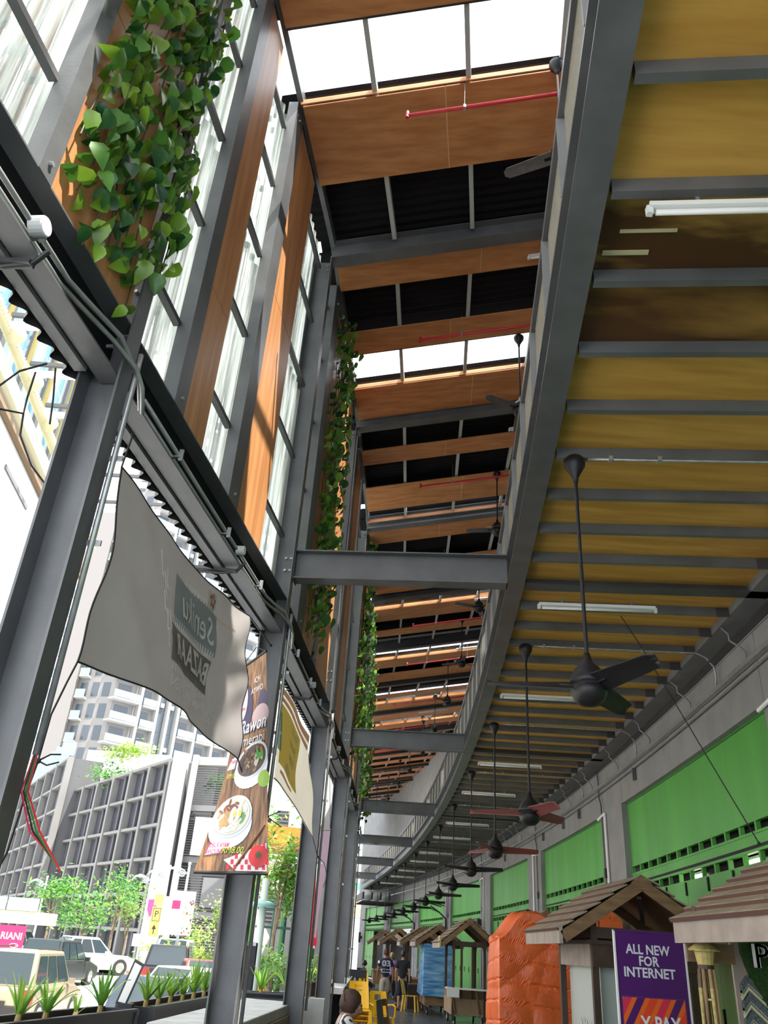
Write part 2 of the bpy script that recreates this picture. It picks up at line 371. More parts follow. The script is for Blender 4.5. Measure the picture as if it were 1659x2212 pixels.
for y in YS: MB().beam(PR(y, -.2, 10.06), PR(y, 5.0, 10.06), .62, .01).build('light_gap_strip', BLACKR, rf)  # black strips added to stop sky light leaking in beside the beams
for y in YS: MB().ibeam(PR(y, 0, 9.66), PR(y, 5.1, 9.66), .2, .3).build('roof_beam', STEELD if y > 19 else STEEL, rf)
# ---- left screen wall between the columns: plywood strips, clear corrugated sheets, rails
wl = struct('wall_left', 'tall screen of plywood strips and clear corrugated sheets between steel columns')
WOOD = [(-1.5, -.5, 7), (.55, 1.45, 7.4), (2.72, 3.64, 6.3), (4.60, 5.04, 6.05), (5.93, 6.72, 7.3), (8.9, 9.75, 7), (10.12, 11.35, 6.0), (12.68, 13.66, 7.6), (16.1, 16.95, 7), (18.2, 19.2, 6.5), (21, 22.4, 7), (24.4, 25.2, 6.4), (26, 27, 7), (29, 30.3, 7), (33, 34, 7), (37, 38.3, 7)]
RAILS = [(-.45, -.3), (1.5, 1.6), (2.585, 2.70), (4.40, 4.58), (5.66, 5.91), (8.44, 8.86), (9.8, 10.08), (12.2, 12.6), (13.75, 13.9), (16.98, 17.15), (19.22, 19.35), (22.4, 22.55), (24.2, 24.38), (27.05, 27.2)]
for a, b, zs in WOOD:
    for z0, z1 in ((4.79, zs-.004), (zs+.004, 9.84)):
        sweep(rect(-.09, -.05, z0, z1), [a, b], PC).build('plywood_strip', PLYV, wl)
for a, b in RAILS:
    sweep(rect(-.13, -.025, 4.77, 9.86), [a, b], PC).build('upright_rail', STEEL, wl)
    for z in (4.86, 9.7): MB().tube([PC((a+b)/2, -.025, z), PC((a+b)/2, -.008, z)], .014, 6).build('bolt', GALV, wl)
occ = sorted([(a, b) for a, b, _ in WOOD]+RAILS+[(y-.15, y+.15) for y in YS])
for z in (5.45, 6.46, 7.47, 8.48, 9.42):
    for (a, b), (c, d) in zip(occ, occ[1:]):
        if c-b > .12 and b < 30: sweep(rect(-.16, -.11, z-.022, z+.022), [b, c], PC).build('glazing_bar', STEELD, wl)
def corr(y0, y1, z0, z1, o, m, name, amp=.022, wl_=.14, slant=0):
    n = max(4, int((y1-y0)/wl_*8)); mb = MB()
    mb.grid(lambda u, v: PC(y0+(y1-y0)*u, o+amp*sin((y0+(y1-y0)*u)*2*pi/wl_), z0+(z1-z0)*v), n, 1)
    return mb.build(name, m, wl, smooth=True)
for i, (a, b) in enumerate(zip(YS[:9], YS[1:10])):
    corr(a, b, 4.75, 7.45, -.2, CLEAR, 'clear_sheet'); corr(a, b, 7.35, 10.0, -.235, CLEAR, 'clear_sheet')
    corr(a, b, 4.36, 4.78, -.285, BLACK, 'sheet_skirt', .03)
# ================================================================= STEEL FRAME
ORD = ['nearest the camera on the left', 'second from the camera, behind the food banner', 'third from the camera, at the end of the concrete counter', 'fourth from the camera, beside the pink banner', 'fifth from the camera', 'sixth from the camera', 'seventh from the camera', 'eighth from the camera', 'ninth from the camera', 'tenth from the camera']
def hsec(d=.25, w=.125, t=.014): return [(0, t), (-d, t), (-d, -w), (-d+t, -w), (-d+t, 0), (-t, 0), (-t, -w), (0, -w)]
for i, y in enumerate(YS[2:12]):
    b = PC(y, 0, 0); t = thing('steel_column', 'grey steel channel column, '+ORD[i], 'column', b, 0, 'steel columns along the open side')
    N, T = NV(y), TV(y)
    MB().prism(hsec(), (0, 0, .02), (0, 0, 9.66), N, T).build('shaft', STEEL, t)
    MB().box(-N*.125+Vector((0, 0, .011)), (.36, .36, .022), Matrix.Rotation(-atan2(slope(y), 1), 3, 'Z')).build('base_plate', STEELD, t)
    if y < 30:
        for z in (5.11, 5.25):
            for o in (-.045, -.10): MB().tube([N*o-T*.0+Vector((0, 0, z)), N*o-T*.03+Vector((0, 0, z))], .014, 6).build('bolt', GALV, t)
        for z in (9.5, 9.58): MB().tube([N*-.06-T*.006+Vector((0, 0, z)), N*-.06-T*.03+Vector((0, 0, z))], .012, 6).build('bolt', GALV, t)
TIEC = [-.2, 7.83, 15.6, 23.8, 31.7, 39.8, 48.4]
TN = ['behind the camera', 'nearest tie beam crossing the void', 'second tie beam crossing the void', 'third tie beam crossing the void', 'fourth tie beam crossing the void', 'fifth tie beam crossing the void', 'farthest tie beam crossing the void']
for k, (yc, yf) in enumerate(zip(TIEC, TIES)):
    if k == 0: continue
    a = PC(yc, .005, 5.0); e = PF(yf, -.17, 5.0)
    t = thing('tie_beam', 'grey I-beam from column to gallery edge, '+TN[k], 'beam', a, 0, 'tie beams across the void')
    MB().ibeam(a, e, .17, .33).build('girder', STEEL, t, w=True)
    mb = MB(); d = (e-a).normalized(); mb.box(a+d*.006+Vector((0, 0, .165)), (.012, .2, .36), Matrix.Rotation(atan2(d.y, d.x), 3, 'Z')); mb.build('end_plate', STEELD, t, w=True)
t = thing('edge_beam', 'curving grey steel edge beam under the gallery railing', 'beam', PF(0, 0, 5))
sweep([(-.18, 5.0), (0, 5.0), (0, 5.014), (-.085, 5.014), (-.085, 5.30), (0, 5.30), (0, 5.33), (-.18, 5.33), (-.18, 5.30), (-.097, 5.30), (-.097, 5.014), (-.18, 5.014)], rng(-4, 57, .8), PF).build('girder', STEEL, t, w=True)
t = thing('gallery_railing', 'grey railing with tan mesh panels along the curved gallery edge', 'railing', PF(0, 0, 5.35))
sweep(rect(-.175, -.10, 6.0, 6.07), rng(-4, 57, .8), PF).build('top_rail', STEEL, t, w=True)
sweep(rect(-.165, -.115, 5.36, 5.40), rng(-4, 57, .8), PF).build('bottom_rail', STEEL, t, w=True)
py = [.2+.93*k for k in range(-3, 60)]
for y in py: MB().beam(PF(y, -.14, 5.33), PF(y, -.14, 6.0), .012, .09, up=NV(y)).build('post', STEELL, t, w=True)
for a, b in zip(py, py[1:]):
    mb = sweep(rect(-.142, -.136, 5.40, 6.0), [a+.05, b-.05], PF); mb.build('mesh_panel', RAIL, t, w=True)
# ---- lintels over the openings, conduits on them
for i, (a, b) in enumerate(zip(YS[1:9], YS[2:10])):
    lab = ['above the camera on the left', 'carrying the grey banner', 'carrying the yellow banner', 'beyond the yellow banner', 'fifth bay', 'sixth bay', 'seventh bay', 'eighth bay'][i]
    t = thing('lintel_beam', 'grey steel channel lintel between columns, '+lab, 'beam', PC(a, 0, 4.4), 0, 'lintels of the screen wall')
    ys = [a+.012, b-.012]
    sweep([(-.165, 4.40), (-.03, 4.40), (-.03, 4.412), (-.153, 4.412), (-.153, 4.768), (-.03, 4.768), (-.03, 4.78), (-.165, 4.78)], ys, PC).build('channel', STEEL, t, w=True)
    sweep(rect(-.153, -.147, 4.412, 4.768), ys, PC).build('web_shade', BLACKR, t, w=True)  # black sheet paints in the shade under the channel's top flange
    sweep(rect(-.25, -.18, 4.38, 4.41), [a+.15, b-.15], PC).build('drip_flashing', STEEL, t, w=True)
    for z in (4.5, 4.62):
        for yy in (a+.08, b-.08): MB().tube([PC(yy, -.147, z), PC(yy, -.11, z)], .013, 6).build('bolt', GALV, t, w=True)
    c = thing('conduit', 'pair of galvanised conduits on the steel lintel, '+lab, 'conduit', PC(a, -.05, 4.55), 0, 'conduits along the lintels')
    for k, (o, z) in enumerate(((-.05, 4.52), (-.09, 4.495))):
        pts = [PC(a+.3, o, z), PC(b-.7, o, z), PC(b-.55, o+.04, z-.01), PC(b-.24, o+.075, z+.03), PC(b-.06, .03+k*.025, z-.02), PC(b+.05, .035+k*.025, z-.08), PC(b+.14, .03+k*.02, z-.2)]
        MB().tube(pts, .0145, 8).build('pipe', GALV, c, smooth=True, w=True)
    for yy in (a+.9, (a+b)/2, b-1.0):
        mb = MB(); mb.beam(PC(yy, -.13, 4.49), PC(yy, -.02, 4.49), .03, .012); mb.beam(PC(yy, -.02, 4.46), PC(yy, -.02, 4.55), .03, .012); mb.build('clip', GALV, c, w=True)
    if i in (0, 1, 2, 3):
        yy = [2.72, 6.15, 10.0, 13.6][i]; r = .05 if i == 0 else .04; n = NV(yy)
        X = thing('junction_box', 'round white conduit box on the '+['lintel above the nearest bay', 'lintel above the grey banner', 'lintel above the yellow banner', 'lintel of the fourth bay'][i], 'junction box', PC(yy, -.03, 4.52))
        MB().tube([Vector((0, 0, 0))-n*.03, n*.035], r, 18).build('box', WHITE, X); MB().tube([n*.035, n*.042], r*.9, 18).build('lid', WHITEM, X)
        A = thing('lamp_bracket', 'dark curved lamp arm reaching out from the lintel '+['nearest the camera', 'above the grey banner', 'above the yellow banner', 'of the fourth bay'][i], 'bracket', PC(yy+.08, -.2, 4.38))
        p = [PC(yy+.08, .0, 4.44), PC(yy+.08, -.06, 4.36), PC(yy+.08, -.2, 4.345), PC(yy+.08, -.5, 4.36), PC(yy+.08, -.85, 4.42)]
        MB().beam(p[1], p[4], .05, .025).build('arm', STEELD, A, w=True); MB().tube(p[:4], .014, 8).build('cable_hose', BLACK, A, w=True)
        h = MB(); h.box(PC(yy+.08, -1.0, 4.4), (.3, .2, .08), Matrix.Rotation(.3, 3, 'Y')); h.build('lamp_head', STEELD, A, w=True, bev=.01)
for i, y in enumerate(YS[2:9]):
    c = thing('conduit', 'galvanised conduit pipe down column '+ORD[i], 'conduit', PC(y, .03, 3), 0, 'conduits down the columns')
    T = TV(y); zb = 2.3 if i == 0 else .9
    MB().tube([PC(y, .03, 4.62), PC(y, .03, 4.5), PC(y, .03, zb)], .017, 8).build('pipe', GALV, c, smooth=True, w=True)
    for z in ((3.38, 3.9) if i == 0 else (1.6, 2.6, 3.4, 4.0)):
        mb = MB(); mb.beam(PC(y, -.06, z)+T*.012, PC(y, .075, z)+T*.012, .012, .03); mb.build('saddle_clamp', GALV, c, w=True)
    if i == 0:
        for k, m in enumerate((RED, BLACK, GREEND, RED)):
            q = PC(y, .03, zb); W = mat('red_wire', (.5, .03, .05), .5) if k == 0 else m
            MB().tube([q+Vector((.004*k-.006, 0, 0)), q+Vector((-.02+.01*k, .0, -.16)), q+Vector((.06+.015*k, 0, -.32)), q+Vector((.17+.02*k, .01, -.41-.02*k))], .0045, 5).build('wire', W, c, w=True)
# ================================================================= FANS
def fan_at(name, label, top, zm, group, ang, bl, R=.66, pitch=.085):
    t = thing(name, label, 'ceiling fan', (top[0], top[1], zm), ang, group)
    h = top[2]-zm
    MB().lathe([(.005, h), (.055, h-.005), (.082, h-.035), (.078, h-.085), (.045, h-.145), (.022, h-.19), (.018, h-.23)], n=16).build('canopy', FAN, t, smooth=True)
    MB().tube([(0, 0, h-.2), (0, 0, .12)], .0135, 8).build('rod', FAN, t)
    MB().lathe([(.02, .24), (.03, .20), (.045, .165), (.09, .125), (.118, .06), (.12, .022)], n=20).build('upper_housing', FAN, t, smooth=True)
    MB().lathe([(.112, .022), (.112, .008)], n=20).build('housing_groove', DARK, t)
    MB().lathe([(.12, .008), (.117, -.03), (.10, -.075), (.06, -.11), (.01, -.12)], n=20).build('lower_housing', FAN, t, smooth=True)
    for k in range(3):
        def bf(u, v):
            r = .10+(R-.10)*u; w = (.135-.02*u)*(1 if u < .93 else sqrt(max(0, 1-((u-.93)/.075)**2)))
            return (r, (v-.5)*w, .015-(v-.5)*pitch*(1-.4*u)+.004*sin(pi*v))
        b = MB().grid(bf, 12, 3, .006, (0, 0, 1)).build('blade', bl, t, smooth=False); b.rotation_euler = (0, 0, k*2*pi/3)
        a = MB().beam((.07, 0, .012), (.19, 0, .018), .035, .012).build('blade_arm', FAN, b)
    return t
fy = [5.11, 9.3, 13.1, 17.1, 21.4, 25.3, 29.4, 33.5, 37.6, 41.6, 45.7, 49.8, 53.6]
fo = [.15, .20, .16, .13, .14, .14, .14, .14, .14, .14, .14, .14, .14]
fz = [3.2, 3.03, 3.05, 3.1, 3.1] + [3.1]*8
fx = ['closest to the camera', 'second in the row', 'third in the row', 'fourth in the row', 'fifth in the row', 'sixth in the row', 'seventh in the row', 'eighth in the row', 'ninth in the row', 'tenth in the row', 'eleventh in the row', 'twelfth in the row', 'last in the row']
fa = [radians(172), radians(44), radians(0), radians(-28), radians(-12), .0, -.15, -.1, -.2, -.1, -.25, -.1, -.2]
for i, y in enumerate(fy):
    p = PF(y, fo[i], 5.0)
    fan_at('ceiling_fan', 'black three-blade fan on a long rod under the gallery, '+fx[i], p, fz[i], 'fans under the gallery', fa[i], FANR if i in (1, 2) else FAN)
    L = span(y, .15)
    c = thing('conduit', 'galvanised conduit on the joist above fan '+fx[i], 'conduit', PF(y, .3, 4.97), 0, 'conduits feeding the gallery fans')
    e = PF(y, L, 4.975); w0 = PW(e.y, -.03, 4.975)
    MB().tube([PF(y, fo[i]+.1, 4.985), PF(y, .6, 4.98), PF(y, L-.1, 4.98), PF(y, L, 4.93), PW(e.y, -.06, 4.82), PW(e.y+.06, -.03, 4.74), PW(e.y+.1, -.03, 4.6)], .012, 6).build('pipe', GALV, c, smooth=True, w=True)
    if y < 30:
        for o in (.42, .78, 1.6): MB().box(PF(y, o, 4.985), (.03, .05, .035)).build('saddle', GALV, c, w=True)
hp = [(1.57, 5.35, 8.84), (1.96, 9.81, 8.91), (2.26, 13.94, 9.02), (2.48, 18.2, 9.1), (2.52, 22.08, 8.95), (2.53, 26.17, 8.97), (2.46, 30.27, 9.0), (2.3, 34.2, 9.0), (2.0, 38.3, 9.0), (1.72, 42.4, 9.0), (1.3, 46.5, 9.0), (.75, 50.6, 9.0)]
ha = [radians(152), radians(205), radians(165), radians(195), radians(150), radians(215), 2.4, 2.9, 2.5, 2.8, 2.6, 2.7]
for i, (x, y, z) in enumerate(hp):
    o = hypot(x-xc(y), 0)
    fan_at('ceiling_fan', 'dark grey fan hung from the high roof, '+fx[i].replace('row', 'upper row').replace('closest to the camera', 'half behind the edge beam'), (x, y, 9.84+.2*(x-xc(y))), z, 'fans under the high roof', ha[i], FANB, .62, -.03)
# ================================================================= TUBE LIGHTS AND RED PIPES
def tube_light(label, p, d, L, group, lit=False):
    t = thing('tube_light', label, 'tube light', p, 0, group); d = Vector(d).normalized()
    a, e = -d*L/2, d*L/2
    MB().beam(a, e, .055, .03, oy=.015).build('batten', WHITEM, t)
    MB().tube([a+d*.03+Vector((0, 0, -.022)), e-d*.03+Vector((0, 0, -.022))], .015, 8).build('tube', mat('lit_tube', (1, .93, .82), .4, emit=14) if lit else WHITE, t, smooth=True)
    for q in (a, e): MB().box(q+Vector((0, 0, -.01)), (.03, .03, .05)).build('end_cap', WHITE, t)
    for k in (-.3, .3):
        mb = MB(); mb.beam(d*L*k+Vector((0, 0, .03)), d*L*k+Vector((0, 0, .085)), .02, .008); mb.build('hanger', GALV, t)
    return t
ly = [2.86, 7.82, 11.2, 15.85, 19.1, 24.1, 27.4, 32.1, 35.6, 40.2, 43.8, 48.8]
for i, y in enumerate(ly):
    p = PF(y, [.95, .78, .68, .75, .72, .8, .75, .75, .75, .75, .75, .75][i], 4.9); L = 1.2
    if i == 0: p = PF(2.74, .80, 4.92)
    tube_light('white fluorescent batten under the gallery joists, '+fx[i], p, NV(y), L, 'tube lights under the gallery')
for i, (y, o) in enumerate([(8.25, 2.75), (12.4, 2.85), (16.3, 2.75), (20.5, 2.9), (24.6, 2.8), (32.2, 2.3)]):
    tube_light('white fluorescent batten under the high roof, '+fx[i], PR(y, o+.5, 9.70), NV(y)+Vector((0, 0, .2)), 1.2, 'tube lights under the high roof')
for i, (y, o0, o1, dz) in enumerate([(5.69, 1.2, 4.4, -.42), (9.35, 1.15, 4.4, -.36), (13.55, 1.15, 4.4, -.4), (17.3, 1.15, 4.4, -.4), (20.9, 1.15, 4.4, -.5), (24.5, 1.15, 4.4, -.45), (29, 1.0, 4.4, -.5), (33, .8, 4.4, -.5), (37, .8, 4.3, -.5)]):
    t = thing('sprinkler_pipe', 'red sprinkler pipe under the high roof, '+fx[i], 'pipe', PR(y, o0, 9.8+dz), 0, 'red sprinkler pipes')
    a, b = PR(y, o0, 9.8+dz), PR(y, o1, 9.8+dz)
    MB().tube([a, b], .021, 8).build('pipe', RED, t, smooth=True, w=True)
    MB().tube([a+Vector((0, 0, -.03)), a+Vector((0, 0, .035)), a+Vector((0, 0, .05))], .02, 8).build('elbow', RED, t, w=True)
    MB().lathe([(.012, .04), (.02, .05), (.012, .075), (.004, .08)], a, 8).build('sprinkler_head', GALV, t, w=True)
    for o in (o0+.62, o0+1.9):
        q = PR(y, o, 9.8+dz); mb = MB(); mb.tube([q, q+Vector((0, 0, -dz-.0))], .004, 5); mb.box(q, (.03, .05, .05)); mb.build('hanger', GALV, t, w=True)
ORDW = 'first second third fourth fifth sixth seventh eighth ninth tenth eleventh twelfth thirteenth fourteenth fifteenth sixteenth seventeenth eighteenth nineteenth farthest'.split()
# ================================================================= WALL SERVICES
t = thing('cable_trunking', 'pale grey trunking running along the shop wall under the gallery', 'trunking', PW(10, -.04, 4.57))
sweep(rect(-.06, -.002, 4.545, 4.60), rng(2, 58, 1.2), PW).build('channel', GALV, t, w=True)
MB().tube([PW(y, -.02, 4.47) for y in rng(2, 58, 1.2)], .011, 6).build('pipe', STEEL, t, w=True)
for y in (13.3, 17.6, 19.2, 21.5, 27): MB().bb(PW(y, -.05, 4.28), PW(y+.05, -.0, 4.47)).build('bracket', STEEL, t, w=True)
for i, y in enumerate([8.3+2.02*k for k in range(20)]):
    t = thing('flexible_conduit', 'bent grey conduit from joist end to wall trunking, '+ORDW[i]+' from the camera', 'conduit', PW(y, -.1, 4.9), 0, 'bent conduits along the shop wall')
    MB().tube([PW(y, -.22, 5.0), PW(y+.0, -.15, 4.93), PW(y+.02, -.14, 4.86), PW(y-.05, -.06, 4.76), PW(y-.08, -.03, 4.7), PW(y-.08, -.03, 4.6)], .011, 6).build('pipe', STEELL, t, smooth=True, w=True)
for i, (y0, y1) in enumerate([(7.5, 8.12), (15.45, 15.98), (22.85, 22.2), (30.8, 31.5), (38.7, 38.2), (46.6, 46.0), (54.6, 54)]):
    t = thing('downpipe', 'white pipe turning down the grey pilaster, '+fx[i], 'pipe', PW(y0, -.03, 3), 0, 'white pipes on the pilasters')
    MB().tube([PW(y1, -.03, 4.03), PW(y0, -.03, 4.075), PW(y0, -.03, 4.02), PW(y0, -.03, .1)], .024, 8).build('pipe', WHITE, t, smooth=False, w=True)
    MB().ball(PW(y0, -.03, 4.065), .034, 8, 6).build('elbow', WHITE, t, w=True)
    t = thing('wall_conduit', 'thin dark conduit wriggling down the pilaster beside the white pipe, '+fx[i], 'conduit', PW(y0-.5, -.03, 3), 0, 'dark conduits on the pilasters')
    d = .38 if i % 2 == 0 else -.35
    MB().tube([PW(y0-d, -.05, 4.98), PW(y0-d, -.03, 4.7), PW(y0-d, -.03, 4.4), PW(y0-d-.12, -.03, 4.26), PW(y0-d-.12, -.03, 3.1), PW(y0-d-.1, -.03, .2)], .014, 6).build('pipe', STEEL, t, smooth=True, w=True)
    MB().bb(PW(y0-d-.16, -.05, 3.0), PW(y0-d-.08, -.005, 3.16)).build('coupling', STEELD, t, w=True)
# ================================================================= GREEN SHOPFRONTS
SH = [(PIL[i][1], PIL[i+1][0]) for i in range(1, 9)]
SL = ['behind the camera', 'behind the purple banner and nearest stall', 'second bay, behind the orange tarpaulin', 'third bay, behind the open wooden stall', 'fourth bay along the wall', 'fifth bay with dark glazed doors', 'sixth bay with a white signboard', 'seventh bay with an open dark doorway']
for i, (a, b) in enumerate(SH):
    g = thing('green_shopfront', 'bright green metal shopfront with vent strips, '+SL[i], 'shopfront', PW((a+b)/2, .1, 0), 0, 'green shopfronts')
    E_ = .004
    cuts = rng(a, b, 1.55)
    for c, d in zip(cuts, cuts[1:]): sweep(rect(.10, .13, 3.10, 4.085), [c+.0015, (c+d)/2, d-.0015], PW).build('upper_panel', GREEN, g, w=True)
    sweep(rect(.09, .16, 4.06, 4.088), [a, (a+b)/2, b], PW).build('head_trim', GREEND, g, w=True)
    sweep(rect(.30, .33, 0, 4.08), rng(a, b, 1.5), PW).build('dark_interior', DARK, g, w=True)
    sweep(rect(.095, .15, 2.85, 2.965), rng(a, b, 1.5), PW).build('mid_rail', GREEN, g, w=True)
    sweep(rect(.085, .15, 2.955, 2.98), rng(a, b, 1.5), PW).build('sill_trim', GREEN, g, w=True)
    sweep(rect(.095, .15, 3.08, 3.11), rng(a, b, 1.5), PW).build('vent_head', GREEN, g, w=True)
    sweep(rect(.10, .17, 2.815, 2.85), rng(a, b, 1.5), PW).build('door_track', DARK, g, w=True)
    sweep(rect(.095, .15, 2.785, 2.815), rng(a, b, 1.5), PW).build('door_head', GREEN, g, w=True)
    n = 13; st = (b-a)/n
    for k in range(n+1): sweep(rect(.10, .15, 2.97, 3.09), [a+k*st-.022 if k else a, a+k*st+.022 if k < n else b], PW).build('vent_mullion', GREEN, g, w=True)
    openb = {5: (.1, .95), 6: (0, 1), 7: (.35, 1)}.get(i)
    for k in range(n+1): sweep(rect(.10, .15, 2.665, 2.79), [a+k*st-.022 if k else a, a+k*st+.022 if k < n else b], PW).build('vent_mullion', GREEN, g, w=True)
    nd = 7; ds = (b-a)/nd
    for k in range(nd):
        f = 1-k/nd                                          # far end first in view
        if openb and openb[0]*nd <= nd-1-k < openb[1]*nd-1e-6: continue
        dl = sweep(rect(.10, .145, .02, 2.68), [a+k*ds+.004, a+(k+1)*ds-.004], PW).build('door_leaf', GREEN, g, w=True)
        for z in (1.1, 2.5): MB().bb(PW(a+k*ds-.015, .08, z), PW(a+k*ds+.015, .1, z+.16)).build('hinge', DARK, dl, w=True)
for i, (y, l) in enumerate([(11.6, 'left one'), (9.6, 'right one')]):
    tube_light('glowing tube light seen through the green vent strip, '+l, PW(y, .26, 2.76), TV(y), .5, None, True)
# ================================================================= LEAVES
def leafmat(n, c): return mat(n, c, .32, 0, .25, 5, spec=.6, trans=.18)
LEAFM = [leafmat('leaf_bright_green', (.20, .36, .03)), leafmat('leaf_mid_green', (.085, .24, .03)), leafmat('leaf_deep_green', (.03, .13, .03)), leafmat('leaf_dark_green', (.012, .065, .025))]
def leaf_mesh(name, L, W, m, cup=.25, droop=.3):
    st = [(0, .0), (.12, .62), (.32, 1.0), (.58, .82), (.82, .38), (1, 0)]
    v = []; f = []
    for x, w in st:
        z = -droop*L*x*x
        v += [(-w*W/2, x*L - (.08*L if 0 < x < .2 else 0), z+cup*w*W/2), (0, x*L, z), (w*W/2, x*L - (.08*L if 0 < x < .2 else 0), z+cup*w*W/2)]
    for i in range(len(st)-1):
        a = i*3; f += [(a, a+1, a+4, a+3), (a+1, a+2, a+5, a+4)]
    return mesh(name, v, f, m, True)
VL = [[leaf_mesh('leaf', .155, .115, m, c, d) for m in LEAFM] for c, d in ((.22, .35), (.4, .15), (.1, .6))]
STEM = mat('vine_stem', (.05, .06, .02), .7)
def vine(label, y0, y1, zlo, zhi, o0, o1, n, loc, scale=1, stuff=False, dens=None, extra=0):
    t = thing('climbing_vine', label, 'plant', loc, 0)
    R = random.Random(int(y0*100)); strands = []
    ns = max(3, int((y1-y0)/.11))
    for k in range(ns):
        y = y0+(y1-y0)*(k+.5)/ns; zb = (zlo(y) if callable(zlo) else zlo)+R.uniform(-.1, .3)
        pts = []; z = zhi; q = 0
        while z > zb:
            pts.append(PC(y+.05*sin(z*2.3+k), o0+.03+.03*sin(z*3.1+k*2), z)); z -= .25
        if len(pts) > 1: strands.append(pts); MB().tube(pts, .005, 5).build('stem', STEM, t, w=True)
    L = wloc(t); mbs = MB(); cnt = 0
    while cnt < n+extra:
        s = R.choice(strands); i = R.randrange(len(s)-1); p = s[i].lerp(s[i+1], R.random()); y = p.y
        if dens and R.random() > dens(p): continue
        p = p+NV(y)*R.uniform(0, o1-o0)+TV(y)*R.gauss(0, .055)
        me = R.choice(VL)[min(3, max(0, int(R.gauss(1.25, 1.0))))]
        # leaf hangs down and leans out from the wall
        e = Euler((R.uniform(-2.6, -1.0), R.uniform(-.5, .5), -pi/2-atan2(slope(y), 1)+R.uniform(-1.1, 1.1))); sc = scale*R.uniform(.6, 1.15)
        if stuff or cnt >= n:
            M = Matrix.Translation(p-L) @ e.to_matrix().to_4x4() @ Matrix.Scale(sc, 4)
            mbs.cm = LEAFM.index(me.materials[0]); mbs.add([M @ v.co for v in me.vertices], [tuple(f.vertices) for f in me.polygons])
        else: inst('leaf', me, t, p-L, e, (sc, sc, sc))
        cnt += 1
    if mbs.v: tag(mbs.build('leaves', LEAFM, t, smooth=True), kind='stuff')
    return t
def lown(y): return 4.72
vine('green climbing vine covering the nearest plywood strip, top left', 2.70, 3.74, lown, 9.7, -.02, .08, 299, PC(3.4, 0, 4.9), .86, dens=lambda p: 1 if p.z < 7.6 else .35, extra=420)
vine('narrow green vine on the plywood strip beyond the second column', 8.9, 9.62, 4.8, 9.75, -.02, .2, 295, PC(9.3, 0, 4.9), .85, extra=330)
vine('small dark green vine on the strip beyond the fourth column', 16.1, 16.9, 4.9, 9.7, -.02, .14, 420, PC(16.5, 0, 4.9), .9, True)
vine('dark green vine far along the screen, above the third tie beam', 20.1, 20.75, 4.8, 9.7, -.02, .12, 520, PC(20.4, 0, 4.9), .7, True)
vine('farthest strip of vine along the screen wall', 24.4, 25.3, 4.8, 9.7, -.02, .22, 400, PC(24.8, 0, 4.9), 1.0, True)
# ================================================================= BANNERS
CLOTH = mat('grey_banner_cloth', (.30, .28, .275), .45, 0, .05, 3, trans=.16)
PRINT = mat('pale_banner_print', (.82, .78, .80), .5, trans=.2); PRINTD = mat('dark_banner_print', (.22, .19, .20), .5, trans=.16); PRINTB = mat('blue_grey_banner_print', (.31, .34, .365), .5, trans=.16)
ROPE = mat('black_rope', (.012, .012, .016), .7)
def bil(c, u, v): return (Vector(c[0])*(1-u)+Vector(c[1])*u)*(1-v)+(Vector(c[3])*(1-u)+Vector(c[2])*u)*v
b1 = [(-1.60, 4.12, 4.06), (-1.17, 6.82, 4.19), (-1.11, 7.12, 2.99), (-1.60, 4.36, 2.92)]     # TL TR BR BL
nb = Vector((1, -.16, -.12)).normalized()
def cloth1(u, v, e=0):
    p = bil(b1, u, v)
    w = .075*sin((u*1.15-v*.28)*2*pi*1.0+.9)*(.25+v)*(1-u*.3) + .022*sin((u-.42*v)*2*pi*4.2)*(1-.75*u)*(.35+.65*v)+.02*sin((u+v*.8)*2*pi*3.1)*u*u
    p += nb*(w+.17*u*(1-u)*v*(1-v)*4*.4+e)
    p.z += -.075*sin(pi*u)*(1-v)**2+.07*sin(pi*u)*v*v*v
    p += TV(6)*(.06*sin(pi*v)*(1-u)**2*1-.03*sin(pi*v)*u*u)
    return p
t = thing('banner', 'large translucent grey banner with mirrored lettering tied between the first two columns', 'banner', bil(b1, .5, .5))
L1 = wloc(t)
MB().grid(lambda u, v: cloth1(u, v)-L1, 64, 34).build('cloth', CLOTH, t, smooth=True)
edge = [cloth1(u/40, 0, 0) for u in range(41)]+[cloth1(1, v/20) for v in range(21)]+[cloth1(1-u/40, 1) for u in range(41)]+[cloth1(0, 1-v/20) for v in range(21)]
MB().tube([p-L1 for p in edge], .006, 5).build('hem', ROPE, t)
W1, H1 = 2.76, 1.15
def on1(cu, cv, e=.004): return lambda a, b: cloth1(cu+a/W1, cv-b/H1, e)-L1
def patch(cu, cv, w, h, m, name, e=.003, n=8):
    f = on1(cu, cv, e); MB().grid(lambda u, v: f((u-.5)*w, (v-.5)*h), n, max(2, n//2)).build(name, m, t, smooth=True)
patch(.525, .63, 1.05, .27, PRINTD, 'printed_panel', .006, 20); patch(.545, .33, 1.0, .34, PRINTB, 'printed_panel', .006, 20)
for cu, cv, s, sz, wm in ((.53, .63, 'BAZAAR', .24, .92), (.56, .885, 'TRANSFORMASI ANAK SENI', .115, 1.25)): text(s, sz, PRINT, t, (0, 0, 0), (1, 0, 0), (0, 0, 1), 0, wmax=wm, bold=.02, fn=on1(cu, cv, .024), mirror=True)
text('Seniku', .30, PRINT, t, (0, 0, 0), (1, 0, 0), (0, 0, 1), 0, wmax=.76, fn=on1(.545, .34, .024), mirror=True, shear=.25)
for k in range(22):
    for cv in (.475, .785): patch(.345+.36*k/21, cv, .022, .05, PRINT, 'film_hole', .011, 1)
for k in range(14): patch(.42+.28*k/13, .17, .022, .045, PRINT, 'film_hole', .011, 1)
